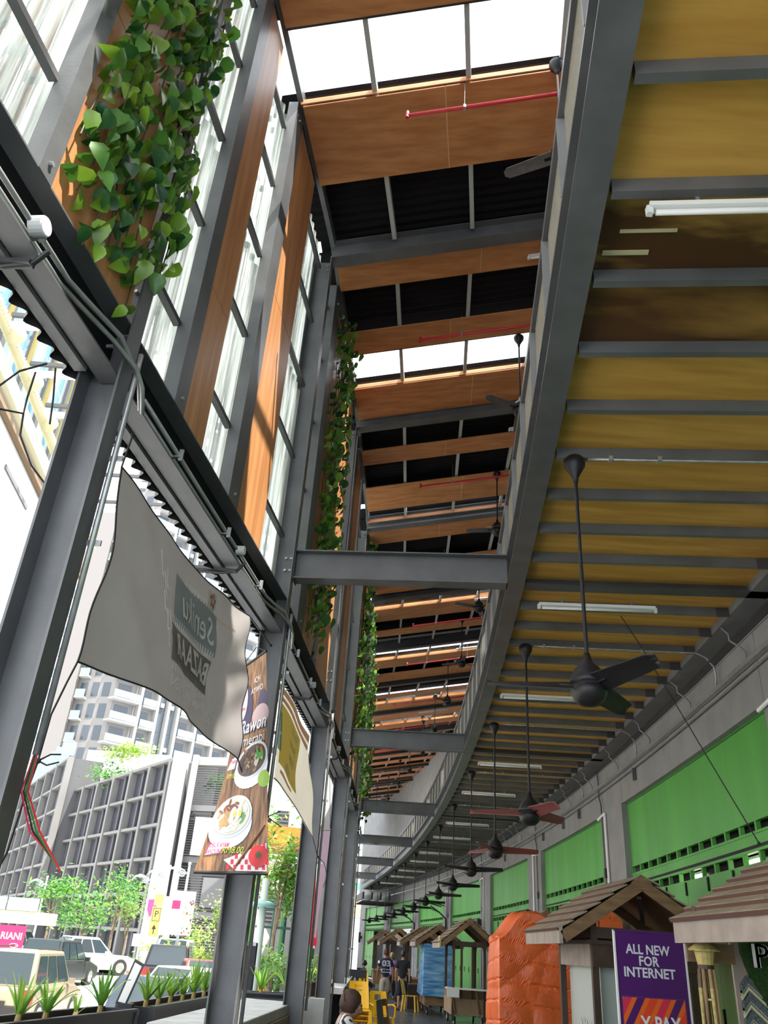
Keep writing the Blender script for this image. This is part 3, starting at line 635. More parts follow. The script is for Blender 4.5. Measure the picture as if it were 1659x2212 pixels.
for cu, cv, s in ((.265, .30, 1), (.295, .40, 1), (.31, .33, .8), (.275, .50, .8), (.30, .60, .9), (.315, .68, .7), (.325, .56, .7)):
    f = on1(cu, cv, .006); MB().add([f(.022*s*cos(k*pi/6), .03*s*sin(k*pi/6)) for k in range(12)], [tuple(range(12))]).build('music_note', PRINT, t)
    MB().tube([f(-.02*s, .0), f(-.035*s, .17*s)], .0022, 4).build('music_note', PRINT, t)
f = on1(.66, .115, .008); MB().grid(lambda u, v: f((u-.5)*.17, (v-.5)*.14), 4, 4).build('logo_patch', mat('cream_patch', (.6, .52, .5), .5, trans=.3), t)
for k, m in enumerate((RED, GREEND)):
    f = on1(.66, .115, .014); pts = []
    for j in range(11): r = (.062, .026)[j % 2]; pts.append(f((r+.004*k)*sin(j*pi/5+.2*k), (r+.004*k)*cos(j*pi/5+.2*k)))
    MB().tube(pts, .0025, 4).build('logo_star', m, t)
text('seni untuk semua', .045, mat('orange_print', (.65, .32, .07), .5), t, (0, 0, 0), (1, 0, 0), (0, 0, 1), 0, wmax=.42, fn=on1(.765, .205, .024), mirror=True)
def rope(label, pts, r=.006, tails=()):
    o = thing('rope', label, 'rope', pts[0]); MB().tube(pts, r, 5).build('cord', ROPE, o, w=True)
    MB().ball(pts[-1], r*2.6, 8, 6).build('knot', ROPE, o, w=True)
    for q in tails: MB().tube([pts[-1]]+list(q), r*.8, 5).build('loose_end', ROPE, o, w=True)
    return o
rope('black rope from the top left corner of the grey banner to the first column', [cloth1(0, 0), PC(3.98, -.02, 4.2)])
rope('short black rope at the top right corner of the grey banner', [cloth1(1, 0), PC(7.68, -.1, 4.22)])
c = cloth1(1, 1); rope('black rope from the lower right banner corner past the food banner', [c, c+Vector((.12, .12, -.28)), PC(7.75, .06, 2.62)], .006, [[PC(7.8, .12, 2.58), PC(7.75, .2, 2.54)], [PC(7.8, .16, 2.68)]])
c = cloth1(0, 1); q = Vector((-1.72, 4.36, 2.38))
rope('long black rope hanging from the lower left banner corner', [c, c+Vector((-.03, .0, -.12)), c+Vector((-.07, .0, -.3)), q], .006, [[q+Vector((.05, .02, .04)), q+Vector((.1, .03, .045))], [q+Vector((.05, 0, -.02)), q+Vector((.11, 0, -.0))]])
pts = [q, q+Vector((-.02, 0, -.2)), q+Vector((-.035, .0, -.45)), Vector((-1.97, 4.55, 1.45)), Vector((-2.0, 4.58, 1.36)), Vector((-2.045, 4.6, 1.3)), Vector((-2.075, 4.6, 1.345)), Vector((-2.05, 4.6, 1.385)), Vector((-2.01, 4.6, 1.35)), Vector((-2.06, 4.62, 1.27)), Vector((-2.2, 4.7, 1.12)), Vector((-2.23, 4.7, .98)), Vector((-2.1, 4.7, .88))]
rope('black rope with a loop hanging in front of the car park, far left', pts, .0065)
# black cables dangling at the first column head
t = thing('dangling_cables', 'loose black cables dangling outside the first column head', 'cable', PC(3.5, -.42, 4.35))
for pp in ([(3.52, -.36, 4.36), (3.45, -.45, 4.25), (3.42, -.55, 4.08), (3.4, -.62, 4.02), (3.45, -.5, 4.0), (3.55, -.42, 4.04), (3.55, -.43, 4.14), (3.52, -.41, 4.3)], [(3.55, -.42, 4.04), (3.58, -.42, 3.92), (3.66, -.36, 3.78), (3.8, -.28, 3.68)], [(3.56, -.33, 4.36), (3.62, -.33, 4.2), (3.66, -.33, 4.05)]):
    MB().tube([PC(*a) for a in pp], .006, 5).build('cable', ROPE, t, w=True)
# ---- food banner, twisted on its hanging bar
fb = [(-1.25, 7.32, 3.83), (-.985, 7.05, 3.95), (-.735, 7.12, 2.105), (-1.335, 7.12, 2.08)]
def cloth2(u, v, e=0):
    p = bil(fb, u, v); n = Vector((.25*(1-v), -1, 0)).normalized()
    k = .09*sin(pi*v)*(1-u)
    return p+n*(.015*sin(u*7+v*3)*sin(pi*v)+e)+Vector((k*.9, 0, 0))
t = thing('banner', 'hanging food banner with two bowls on a brown wood background', 'banner', bil(fb, .5, .5)); L2 = wloc(t)
WOODP = mat('printed_dark_wood', (.10, .045, .02), .35, 0, 0, 9, (.34, .17, .07), stretch=(6, 6, .5))
MB().grid(lambda u, v: cloth2(u, v)-L2, 16, 40).build('sheet', WOODP, t, smooth=True)
def on2(cu, cv, e=.004, w=.6, h=1.85): return lambda a, b: cloth2(cu+a/w, cv-b/h, -e*-1)-L2
def disc(cu, cv, rx, ry, m, name, e=.004, n=24, rot=0):
    f = on2(cu, cv, e*1.7); P_ = [f(0, 0)]; nr = 4 if rx > .08 else 1; F_ = []
    for q in range(1, nr+1):
        for k in range(n): a = 2*pi*k/n; x, y = rx*cos(a)*q/nr, ry*sin(a)*q/nr; P_.append(f(x*cos(rot)-y*sin(rot), x*sin(rot)+y*cos(rot)))
    F_ = [(0, 1+k, 1+(k+1) % n) for k in range(n)]
    for q in range(nr-1): F_ += [(1+q*n+k, 1+q*n+(k+1) % n, 1+(q+1)*n+(k+1) % n, 1+(q+1)*n+k) for k in range(n)]
    return MB().add(P_, F_).build(name, m, t)
M = lambda n, c, r=.4: MT.get(n) or mat(n, c, r)
CR = M('print_white', (.72, .74, .78)); 
for a, b in ((fb[0], fb[1]), (fb[3], fb[2])): MB().tube([Vector(a)-L2, Vector(b)-L2], .012, 8).build('hanging_bar', BLACK, t)
e_ = .004
disc(.30, .235, .15, .23, M('print_dress', (.05, .035, .10)), 'printed_figure', .003); disc(.86, .27, .10, .17, M('print_dress', (.05, .035, .10)), 'printed_figure', .003)
disc(.20, .19, .105, .20, M('print_face', (.80, .62, .60)), 'printed_face', .005); disc(.12, .085, .11, .09, M('print_hair', (.05, .03, .03)), 'printed_hair', .006)
MB().tube([on2(.26+.02*k, .155-.003*k*k, .008)(0, 0) for k in range(5)], .004, 4).build('printed_eyelash', M('print_hair', (.05, .03, .03)), t); disc(.25, .235, .035, .014, M('print_lip', (.6, .2, .25)), 'printed_lips', .008)
disc(.80, .30, .15, .10, M('print_pink', (.50, .36, .38)), 'printed_cushion', .004)
text('ICH', .075, CR, t, (0, 0, 0), (1, 0, 0), (0, 0, 1), 0, fn=on2(.68, .115, .009), shear=.2); text('AYWO', .075, CR, t, (0, 0, 0), (1, 0, 0), (0, 0, 1), 0, fn=on2(.68, .165, .009), shear=.2)
NAVY = M('print_navy', (.06, .05, .14))
for m, e, dx in ((NAVY, .008, .006), (CR, .011, 0)):
    text('Rawon', .17, m, t, (0, 0, 0), (1, 0, 0), (0, 0, 1), 0, wmax=.44, bold=.012 if m is CR else .035, fn=on2(.60+dx, .335+dx*.6, e), shear=.25); text('merapi', .13, m, t, (0, 0, 0), (1, 0, 0), (0, 0, 1), 0, wmax=.36, fn=on2(.62+dx, .405+dx*.6, e))
for cu, cv, r1, r2 in ((.62, .505, .235, .15), (.36, .755, .215, .175)):
    disc(cu, cv-.0+.035, r1*1.02, r2*1.12, CR, 'printed_bowl', .005, rot=.25); disc(cu, cv, r1, r2, M('print_rim', (.60, .63, .68)), 'printed_bowl', .007, rot=.25); disc(cu, cv, r1*.88, r2*.85, M('print_broth', (.09, .06, .045)) if cu > .5 else M('print_noodle', (.62, .60, .48)), 'printed_food', .009, rot=.25)
RR = random.Random(5)
for k in range(46):
    a, r = RR.uniform(0, 6.28), RR.random()**.5
    disc(.60+.26*r*cos(a), .50+.062*r*sin(a), .028, .016, M(*RR.choice([('print_meat', (.16, .08, .06)), ('print_beansprout', (.55, .50, .42)), ('print_broth', (.09, .06, .045)), ('print_meat2', (.25, .16, .10))])), 'printed_food', .011, 7, rot=RR.uniform(0, 3))
for k in range(5): disc(.74+.035*k, .475+.012*(k % 3), .012, .05, M('print_leaf', (.06, .32, .05)), 'printed_leaf', .013, 8, rot=RR.uniform(-.6, .6))
disc(.86, .465, .012, .03, M('print_chilli', (.6, .05, .03)), 'printed_chilli', .013, 8)
for k in range(70):
    a, r = RR.uniform(0, 6.28), RR.random()**.5; x, y = cos(a)*r, sin(a)*r
    c = 'print_beef' if y > .25 and x < .35 else ('print_herb' if x > .35 and y < .2 else ('print_crisp' if x < -.2 else 'print_noodle2'))
    disc(.37+.26*x, .752-.07*y, .03, .012, M(c, {'print_beef': (.22, .06, .035), 'print_herb': (.10, .28, .12), 'print_crisp': (.40, .24, .10), 'print_noodle2': (.72, .70, .58)}[c]), 'printed_food', .011, 7, rot=RR.uniform(0, 3))
for cu in (.36, .46):
    disc(cu, .742, .033, .055, CR, 'printed_egg', .013, rot=-.2); disc(cu+.03, .745, .018, .03, M('print_yolk', (.85, .55, .08)), 'printed_egg', .015)
disc(.92, .60, .08, .07, M('print_lime', (.28, .45, .06)), 'printed_lime', .006)
MB().add([on2(.56, .99, .006)(0, 0), on2(.98, .99, .006)(0, 0), on2(.98, .875, .006)(0, 0), on2(.36, .945, .006)(0, 0)], [(0, 1, 2, 3)]).build('printed_cloth', CR, t)
for i in range(12):
    for j in range(5):
        u, v = .42+.05*i, .985-.022*j
        if (i+j) % 2 == 0 and v > .945-(u-.36)*.113+.012 and u < .98: MB().add([on2(u+a, v+b, .008)(0, 0) for a, b in ((0, 0), (.045, 0), (.04, -.02), (-.005, -.02))], [(0, 1, 2, 3)]).build('printed_check', M('print_red', (.62, .02, .05)), t)
disc(.86, .93, .085, .085, M('print_tomato', (.48, .015, .015)), 'printed_tomato', .012); 
for k in range(5): disc(.86, .925, .006, .035, M('print_leafdark', (.02, .07, .02)), 'printed_leaf', .014, 6, rot=k*1.25)
MB().tube([on2(.55, .97, .012)(0, 0), on2(.95, .80, .012)(0, 0)], .010, 6).build('printed_spoon', M('print_spoon', (.16, .07, .03)), t)
PKR = M('print_pinkred', (.75, .04, .16)); YEL = M('print_lime_yellow', (.70, .75, .05))
MB().add([on2(*q, .006)(0, 0) for q in ((.07, .925), (.29, .915), (.33, .865), (.10, .88))], [(0, 1, 2, 3)]).build('printed_label', CR, t); MB().add([on2(*q, .006)(0, 0) for q in ((.03, .535), (.2, .53), (.24, .47), (.1, .48))], [(0, 1, 2, 3)]).build('printed_label', CR, t)
text('BUBUR AYAM', .055, PKR, t, (0, 0, 0), (1, 0, 0), (0, 0, 1), 0, wmax=.19, bold=.02, fn=on2(.235, .882, .009), shear=.2); text('BANDUNG', .055, PKR, t, (0, 0, 0), (1, 0, 0), (0, 0, 1), 0, wmax=.15, bold=.02, fn=on2(.19, .91, .009), shear=.2)
for m, e, d in ((BLACK, .008, .008), (YEL, .011, 0)): text('RM8.00', .075, m, t, (0, 0, 0), (1, 0, 0), (0, 0, 1), 0, wmax=.19, fn=on2(.47+d, .905+d*.5, e), shear=.2)
text('T NASI', .05, PKR, t, (0, 0, 0), (1, 0, 0), (0, 0, 1), 0, fn=on2(.14, .495, .009)); text('RM10.00', .06, YEL, t, (0, 0, 0), (1, 0, 0), (0, 0, 1), 0, wmax=.16, fn=on2(.2, .565, .009))
rope('thin cord holding up the food banner', [Vector(fb[1]), Vector((-1.12, 7.3, 4.06)), Vector(fb[0])], .004)
# ---- yellow and cream banner in the second bay
yb = [(-.99, 8.22, 4.04), (-.735, 10.72, 4.05), (-.665, 11.45, 2.88), (-.96, 8.32, 3.06)]
def cloth3(u, v, e=0):
    p = bil(yb, u, v)+Vector((1, -.1, 0))*(.05*sin(u*5+v*2)+.02*sin((u+v)*9)*u+e); p.z += -.05*sin(pi*u)*(1-v)+.12*sin(pi*u)*v*v
    return p
t = thing('banner', 'sunlit cream and yellow banner tied between the second and third columns', 'banner', bil(yb, .5, .5)); L3 = wloc(t)
YC = mat('cream_banner_cloth', (.62, .58, .50), .5, 0, .03, 3, trans=.45)
MB().grid(lambda u, v: cloth3(u, v)-L3, 36, 20).build('cloth', YC, t, smooth=True)
for nm, c, u0, u1, v0, v1 in (('yellow_print', (.62, .50, .12), .04, .62, .2, .82), ('peach_print', (.58, .36, .25), .02, .98, .02, .09), ('peach_print', (.58, .36, .25), .02, .95, .12, .17), ('blue_print', (.35, .50, .55), .0, .07, .3, .7), ('peach_print', (.58, .36, .25), .1, .5, .86, .9)):
    MB().grid(lambda u, v: cloth3(u0+(u1-u0)*u, v0+(v1-v0)*v, .004)-L3, 12, 6).build('printed_panel', MT.get(nm) or mat(nm, c, .5, trans=.45), t, smooth=True)
for cu, cv, s in ((.40, .30, 'Pesta'), (.36, .46, 'Seni'), (.36, .6, 'Bazar'), (.30, .76, 'Sembilan')): text(s, .16, M('lilac_print', (.42, .40, .46), .5), t, (0, 0, 0), (1, 0, 0), (0, 0, 1), 0, wmax=.55, fn=lambda a, b: cloth3(cu+a/2.6, cv-b/1.1, .009)-L3, mirror=True)
MB().tube([cloth3(u/20, 1)-L3 for u in range(21)], .008, 5).build('hem', M('hem_grey', (.3, .28, .28)), t)
rope('black rope from the lower corner of the yellow banner to the third column', [cloth3(1, 1), PC(11.62, .02, 2.66)], .006, [[PC(11.7, .1, 2.6), PC(11.7, .16, 2.44), PC(11.68, .12, 2.3)]])
# ---- pink pull-up flag beyond the third column
pk = [(-.66, 13.2, 3.18), (-.50, 13.55, 3.24), (-.56, 13.3, 1.72), (-.60, 13.25, 1.72)]
t = thing('banner', 'narrow pink hanging banner beside the fourth column', 'banner', bil(pk, .5, .5)); L4 = wloc(t)
MB().grid(lambda u, v: bil(pk, u, v)+Vector((.01*sin(v*6), 0, 0))-L4, 3, 12).build('cloth', mat('pink_banner_cloth', (.50, .36, .48), .4, trans=.35), t, smooth=True)
MB().tube([Vector(pk[1])-L4, PC(13.75, -.18, 4.40)-L4], .004, 4).build('hanging_cord', ROPE, t); MB().tube([Vector(pk[0])-L4, Vector(pk[1])-L4], .012, 6).build('hanging_bar', WHITE, t); MB().tube([Vector(pk[0])-L4, Vector(pk[3])-L4], .008, 6).build('side_pole', WHITE, t)
t = thing('flag', 'red flag hanging behind the pink banner', 'flag', (-1.0, 20, 2.0))
MB().grid(lambda u, v: (-.0+.16*u+.015*sin(v*9), .05*u, 1.0-1.35*v-.1*u), 4, 12).build('cloth', mat('red_flag_cloth', (.62, .03, .06), .5, trans=.3), t, smooth=True)
MB().tube([(-.03, 0, 1.3), (-.03, 0, -2.0)], .014, 6).build('pole', WHITE, t)
t = thing('flag', 'striped flag on a pole behind the third column', 'flag', (-1.2, 20.5, 2.5))
for k in range(6): MB().grid(lambda u, v: (.0+.17*u+.01*sin(v*5+k), .03*u, .55-.2*k-.2*v-.05*u), 3, 3).build('stripe', WHITE if k % 2 == 0 else MT['red_flag_cloth'], t, smooth=True)
MB().tube([(-.01, 0, .7), (-.01, 0, -2.5)], .012, 6).build('pole', GALV, t)
rope('long black cord slanting from the gallery ceiling down to the nearest stall roof', [(2.72, 8.3, 5.05), (2.78, 7.9, 4.55), (2.88, 7.2, 3.6), (2.96, 6.7, 2.9), (3.0, 6.4, 2.5)], .005)
# ================================================================= COUNTERS AND PLANTERS (open side)
def counter(label, c4, z=.95, th=.11):
    p = [Vector((x, y, 0)) for x, y in c4]; t = thing('concrete_counter', label, 'counter', sum(p, Vector())/4, 0, 'concrete bar counters'); L = wloc(t)
    MB().add([q-L+Vector((0, 0, z-th)) for q in p]+[q-L+Vector((0, 0, z)) for q in p], [(3, 2, 1, 0), (4, 5, 6, 7), (0, 1, 5, 4), (1, 2, 6, 5), (2, 3, 7, 6), (3, 0, 4, 7)]).build('worktop', CONCL, t, bev=.012)
    k = [q*.94+L*.06+Vector((0, 0, 0)) for q in p]
    for a, b in ((0, 3), (1, 2)):
        MB().prism([(-.05, 0), (.05, 0), (.05, z-th), (-.05, z-th)], k[a]-L, k[b]-L, (k[b]-k[a]).cross(Vector((0, 0, 1))).normalized(), Vector((0, 0, 1))).build('support_wall', mat('brown_grey_concrete', (.20, .18, .15), .85, 0, .2, 5) if 'brown_grey_concrete' not in MT else MT['brown_grey_concrete'], t)
    return t
counter('pale concrete bar counter between the second and third columns', [(-1.75, 8.25), (-1.04, 8.15), (-.72, 12.35), (-1.40, 12.5)])
counter('grey concrete counter end in the bottom left corner, before the second column', [(-2.05, 5.6), (-1.30, 5.55), (-1.10, 7.2), (-1.80, 7.3)], .95)
counter('concrete counter beyond the fourth column with a white top', [(-.55, 17.6), (-.13, 17.5), (.02, 25), (-.4, 25)], .95)
PLB = mat('black_planter_steel', (.020, .022, .028), .4); SOIL = mat('planter_soil', (.05, .035, .02), .95, 0, .3, 20, bump=.3)
def planter(label, a, b, w=.34, h=.24, z=1.0, legs=True):
    a = Vector((*a, 0)); b = Vector((*b, 0)); t = thing('planter', label, 'planter', (a+b)/2, 0, 'black steel planters'); L = wloc(t); d = (b-a).normalized(); n = Vector((d.y, -d.x, 0)); Z = Vector((0, 0, 1))
    A, B = a-L, b-L
    for s in (-1, 1): MB().beam(A+n*s*w/2+Z*(z-h/2), B+n*s*w/2+Z*(z-h/2), .02, h).build('side_panel', PLB, t); MB().beam(A+n*s*(w/2)+Z*z, B+n*s*(w/2)+Z*z, .05, .02).build('rim', PLB, t)
    for q in (A, B): MB().beam(q-n*w/2+Z*(z-h/2), q+n*w/2+Z*(z-h/2), .02, h).build('end_panel', PLB, t)
    MB().beam(A+Z*(z-.06), B+Z*(z-.06), w-.02, .04).build('soil', SOIL, t)
    MB().beam(A+Z*(z-h), B+Z*(z-h), w, .02).build('bottom_panel', PLB, t)
    if legs:
        for q in (A, B):
            for s in (-1, 1): MB().beam(q+n*s*w/2, q+n*s*w/2+Z*z, .05, .05, (1, 0, 0)).build('leg', PLB, t)
        MB().beam(A+Z*.35, B+Z*.35, w, .03).build('shelf', PLB, t)
    return t
planter('long black planter with pandan plants, lower left corner by the beige car', (-2.62, 6.6), (-2.13, 8.78), h=.2)
planter('black planter of pandan plants behind the second column, beside the dark car', (-2.07, 9.15), (-1.72, 12.35), h=.16)
planter('black planter closing the end of the concrete counter, by the third column', (-1.48, 12.95), (-.70, 13.15), h=.2)
planter('black two-tier planter beside the fourth column', (-.86, 17.45), (-.46, 17.75), h=.2)
planter('small black planter shelf far down the arcade near the yellow chairs', (-.1, 30.0), (.45, 30.0), h=.2)
PNM = [mat('pandan_light', (.24, .42, .05), .4, 0, .15, 6, trans=.25), mat('pandan_green', (.10, .27, .035), .4, 0, .15, 6, trans=.2), mat('pandan_deep', (.045, .16, .03), .4, 0, .15, 6, trans=.15)]
PB = []
for m in PNM:
    for kind in range(3):
        L_, bend = [(.40, .5), (.46, .9), (.34, .2)][kind]; v = []; f = []
        for i in range(8):
            s = i/7; a = bend*s*1.6; r = L_*(s-.18*bend*s*s*s); z = L_*(s*.95-bend*.55*s*s); w = .017*(1-s)**.6+.001
            v += [(-w, r*.48*(.3+bend), z+.006), (0, r*.48*(.3+bend), z), (w, r*.48*(.3+bend), z+.006)]
        for i in range(7): k = i*3; f += [(k, k+1, k+4, k+3), (k+1, k+2, k+5, k+4)]
        PB.append(mesh('leaf', v, f, m, True))
def pandan(label, x, y, z, s=1.0, n=17, seed=0, group='pandan plants in the black planters', dark=False):
    t = thing('pandan_plant', label, 'plant', (x, y, z), 0, group); R = random.Random(seed)
    MB().lathe([(.022, -.06), (.028, 0), (.024, .06*s), (.014, .12*s)], n=8).build('stem', mat('pandan_stem', (.30, .22, .08), .7) if 'pandan_stem' not in MT else MT['pandan_stem'], t)
    for k in range(n):
        me = R.choice(PB[3:9] if dark else PB[0:6]) if R.random() < .8 else R.choice(PB)
        inst('leaf', me, t, (0, 0, .05*s), (R.uniform(-.2, .12), R.uniform(-.12, .12), k*2.4+R.uniform(-.3, .3)), (s, s, s*R.uniform(.8, 1.1)))
PL = [(-2.70, 6.3, 1.0, .9), (-2.45, 7.09, .96, 1.0), (-2.38, 7.49, .96, .95), (-2.28, 7.94, .96, .55), (-2.22, 8.46, .96, 1.12), (-2.06, 9.55, .96, 1.05), (-2.02, 9.95, .96, .95), (-1.97, 10.34, .96, 1.05), (-1.93, 10.84, .96, .9), (-1.88, 11.27, .96, 1.25), (-1.84, 11.78, .96, 1.0), (-1.78, 12.1, .96, .9), (-1.25, 13.0, .96, 1.15), (-.90, 13.1, .96, 1.15), (-.78, 17.5, .96, 1.0), (-.58, 17.65, .96, 1.0)]
PLL = ['cropped by the left frame edge', 'second from the left, in front of the beige car', 'third from the left, before the beige car bumper', 'smallest of the row, low in the first planter', 'tallest of the first planter, against the white road', 'first of the second planter, by the notice board', 'second of the second planter', 'third of the second planter', 'fourth of the second planter', 'bushiest, just left of the second column', 'thin one left of the second column', 'last of the second planter, touching the second column', 'arching one between the second and third columns', 'upright one against the third column', 'left one by the fourth column', 'right one by the fourth column']
for i, (x, y, z, s) in enumerate(PL): pandan('pandan plant with strap leaves, '+PLL[i], x, y, z, s, 18 if s > .7 else 12, i+3)
pandan('dark spiky plant on the lower tier of the planter by the fourth column', -.68, 17.55, .36, 1.1, 18, 40, dark=True)
for i, (x, y) in enumerate([(.05, 30), (.2, 30.02), (.36, 30)]): pandan('small pale plant in the far planter by the yellow chairs, '+['left', 'middle', 'right'][i]+' one', x, y, .96-.3, .7, 10, 50+i)
t = thing('notice_stand', 'slim black framed notice on a post at the corner of the planters', 'sign stand', (-2.13, 9.0, 0))
MB().bb((-.02, -.02, 0), (.02, .02, 1.02)).build('post', PLB, t); MB().bb((-.06, -.05, .85), (.07, .05, 1.03)).build('post_cap', PLB, t)
f = MB(); f.prism([(-.10, 1.02), (.0, 1.0), (.11, 1.36), (.01, 1.40)], (0, -.012, 0), (0, .012, 0), Vector((1, 0, 0)), Vector((0, 0, 1))); f.build('frame', PLB, t)
f = MB(); f.prism([(-.075, 1.04), (-.005, 1.03), (.09, 1.34), (.02, 1.37)], (0, -.016, 0), (0, -.013, 0), Vector((1, 0, 0)), Vector((0, 0, 1))); f.build('notice', WHITE, t)
t = thing('water_bottle', 'clear plastic bottle standing on the low ledge by the fourth column', 'bottle', (-.62, 13.6, .95))
MB().lathe([(.03, 0), (.033, .02), (.033, .14), (.028, .17), (.013, .21), (.013, .235)], n=12).build('body', PANE, t, smooth=True); MB().lathe([(.016, .235), (.016, .255)], n=12).build('cap', WHITE, t)
MB().bb((-.2, -.1, -.95), (.25, .14, 0)).build('ledge_block', CONCL, thing('concrete_block', 'low concrete block under the plastic bottle by the third column', 'block', (-.62, 13.6, .95)))
# ================================================================= MARKET STALLS (right)
SHG = mat('brown_shingle', (.31, .255, .19), .8, 0, .16, 7, bump=.15); SHGE = mat('red_brown_shingle_edge', (.12, .055, .04), .8)
FASC = mat('grey_brown_board', (.34, .28, .245), .75, 0, .12, 6); BRN = mat('dark_brown_timber', (.055, .028, .017), .6, 0, .2, 6); BRNM = mat('mid_brown_timber', (.20, .115, .055), .65, 0, .2, 5, stretch=(1, 4, 4)); BRNL = mat('tan_board', (.30, .20, .12), .7, 0, .12, 4)
TYRE = mat('tyre_rubber', (.02, .02, .02), .8)
def stall(label, xc_, y0, y1, hw, ze=1.92, za=2.5, roof=True, rz=0, base=True, posts=True, wheels=True, detail=True, inset=.38, box=False, brace=True):
    """gabled cart: ridge along y, gable to the camera at y0"""
    t = thing('market_stall', label, 'stall', (xc_, (y0+y1)/2, 0), rz, 'gabled timber market stalls'); d = (y1-y0)/2
    if roof:
        nC = 6; run = hypot(hw, za-ze); 
        for s in (-1, 1):
            u = Vector((s*hw, 0, ze-za)); un = u.normalized(); nn = Vector((-un.z*s, 0, un.x*s)); nn = nn if nn.z > 0 else -nn
            MB().prism([(-.0, 0), (run, 0), (run, .018), (0, .018)], Vector((0, -d+.02, za-.03)), Vector((0, d-.02, za-.03)), un, nn).build('roof_board', BRNM, t)
            for k in range(nC):
                a = run*k/nC; e = run*(k+1)/nC+.02
                cc = MB(); R = random.Random(k*7+int(y0*10)); pieces = 9 if detail else 1; yy = -d-.03
                cuts = [-d-.03]+sorted(R.uniform(-d+.1, d-.1) for _ in range(pieces-1))+[d+.03]
                for p0, p1 in zip(cuts, cuts[1:]):
                    lift = .012+R.uniform(0, .006)
                    cc.prism([(a, .012), (e, .024+lift), (e, .042+lift), (a, .026)], Vector((0, p0+.002, za-.01)), Vector((0, p1-.002, za-.01)), un, nn)
                o = cc.build('shingle_course', SHG, t)
                MB().prism([(e-.003, .026), (e+.006, .026), (e+.006, .052), (e-.003, .052)], Vector((0, -d-.032, za-.01)), Vector((0, d+.032, za-.01)), un, nn).build('shingle_butt', SHGE, t)
            MB().bb((s*hw-.02, -d-.03, ze-.13), (s*hw+.02, d+.03, ze+.035)).build('eaves_board', FASC, t)
            for yy in (-d-.01, d+.01): MB().prism([(0, -.11), (run, -.11), (run, .01), (0, .01)], Vector((0, yy-.02, za-.02)), Vector((0, yy+.02, za-.02)), un, nn).build('barge_board', BRNM, t)
        for yy in (-d-.01, d+.01): MB().prism([(-.11, -.14), (.11, -.14), (.11, -.06), (0, .02), (-.11, -.06)], (0, yy-.026, za), (0, yy+.026, za), Vector((1, 0, 0)), Vector((0, 0, 1))).build('gable_plate', BRNM, t)
    xi = hw-inset; di = d-.16
    if posts:
        for sx in (-1, 1):
            for sy in (-1, 1): MB().bb((sx*xi-.035, sy*di-.035, .12), (sx*xi+.035, sy*di+.035, ze+.1)).build('post', BRN, t)
            if detail and brace:
                for sy in (-1, 1): MB().beam((sx*xi, sy*di, ze-.32), (sx*xi, sy*(di-.3), ze-.02), .035, .05).build('brace', BRN, t)
        for sy in (-1, 1): MB().bb((-xi, sy*di-.03, ze-.05), (xi, sy*di+.03, ze+.06)).build('tie_rail', BRN, t)
        for sx in (-1, 1): MB().bb((sx*xi-.03, -di, ze-.05), (sx*xi+.03, di, ze+.06)).build('side_rail', BRN, t)
    if base:
        MB().bb((-xi-.04, -di-.04, .25), (xi+.04, di+.04, .78)).build('cart_body', BRNM, t, bev=.01)
        MB().bb((-xi-.1, -di-.1, .78), (xi+.1, di+.1, .83)).build('counter_top', BRNL, t)
    if wheels:
        for sx in (-1, 1):
            for sy in (-1, 1):
                w = MB().tube([(sx*(xi-.06)-.02, sy*(di-.1), .11), (sx*(xi-.06)+.02, sy*(di-.1), .11)], .11, 16).build('wheel', TYRE, t)
                MB().tube([(sx*(xi-.06)-.025, sy*(di-.1), .11), (sx*(xi-.06)+.025, sy*(di-.1), .11)], .06, 12).build('hub', WHITE, w)
                MB().bb((sx*(xi-.06)-.035, sy*(di-.1)-.03, .13), (sx*(xi-.06)+.035, sy*(di-.1)+.03, .26)).build('caster_fork', GALV, t)
    return t
# stall behind the purple banner
SX = stall('brown shingled stall with grey header box behind the purple banner', 3.16, 9.75, 11.6, .93, 1.93, 2.52, base=False, wheels=False, inset=.40)
d = .925
MB().bb((-.56, -.80, 1.60), (-.53, .78, 1.82)).build('header_board_side', FASC, SX); MB().bb((-.56, -.82, 1.60), (.75, -.79, 1.83)).build('header_board_front', BRN, SX); MB().bb((-.60, -.86, 1.82), (.78, .80, 1.86)).build('header_shelf', BRN, SX)
MB().bb((-.46, -.70, .5), (-.44, .70, 1.60)).build('white_panel', mat('milky_acrylic', (.50, .53, .51), .35), SX); MB().bb((-.44, -.66, .5), (.7, -.63, 1.60)).build('white_panel', MT['milky_acrylic'], SX)
text('XPAX', .20, mat('faint_lettering', (.58, .60, .58), .4), SX, Vector((-.47, 0, 1.0)), (0, -1, 0), (0, 0, 1), .001); text('XPAX', .2, MT['faint_lettering'], SX, Vector((-.05, -.665, 1.02)), (1, 0, 0), (0, 0, 1), .001)
MB().bb((-.56, -.8, .25), (.72, .8, .5)).build('cart_body', BRNM, SX); MB().bb((-.62, -.86, .5), (.78, .86, .56)).build('counter_top', BRNL, SX)
for sx in (-1, 1):
    for sy in (-1, 1): MB().tube([(sx*.5-.02, sy*.7, .125), (sx*.5+.02, sy*.7, .125)], .125, 14).build('wheel', TYRE, SX)
MB().beam((.1, -.5, 2.33), (.45, .5, 2.10), .05, .03).build('tube_batten', GALV, SX); MB().bb((-.36, .72, 1.86), (-.28, .79, 2.24)).build('king_post', BRNM, SX)
MB().tube([(-.42, -.6, 1.86), (-.42, -.6, 1.98), (-.41, -.6, 2.04), (-.43, -.6, 2.1)], .006, 5).build('hook', BLACK, SX)
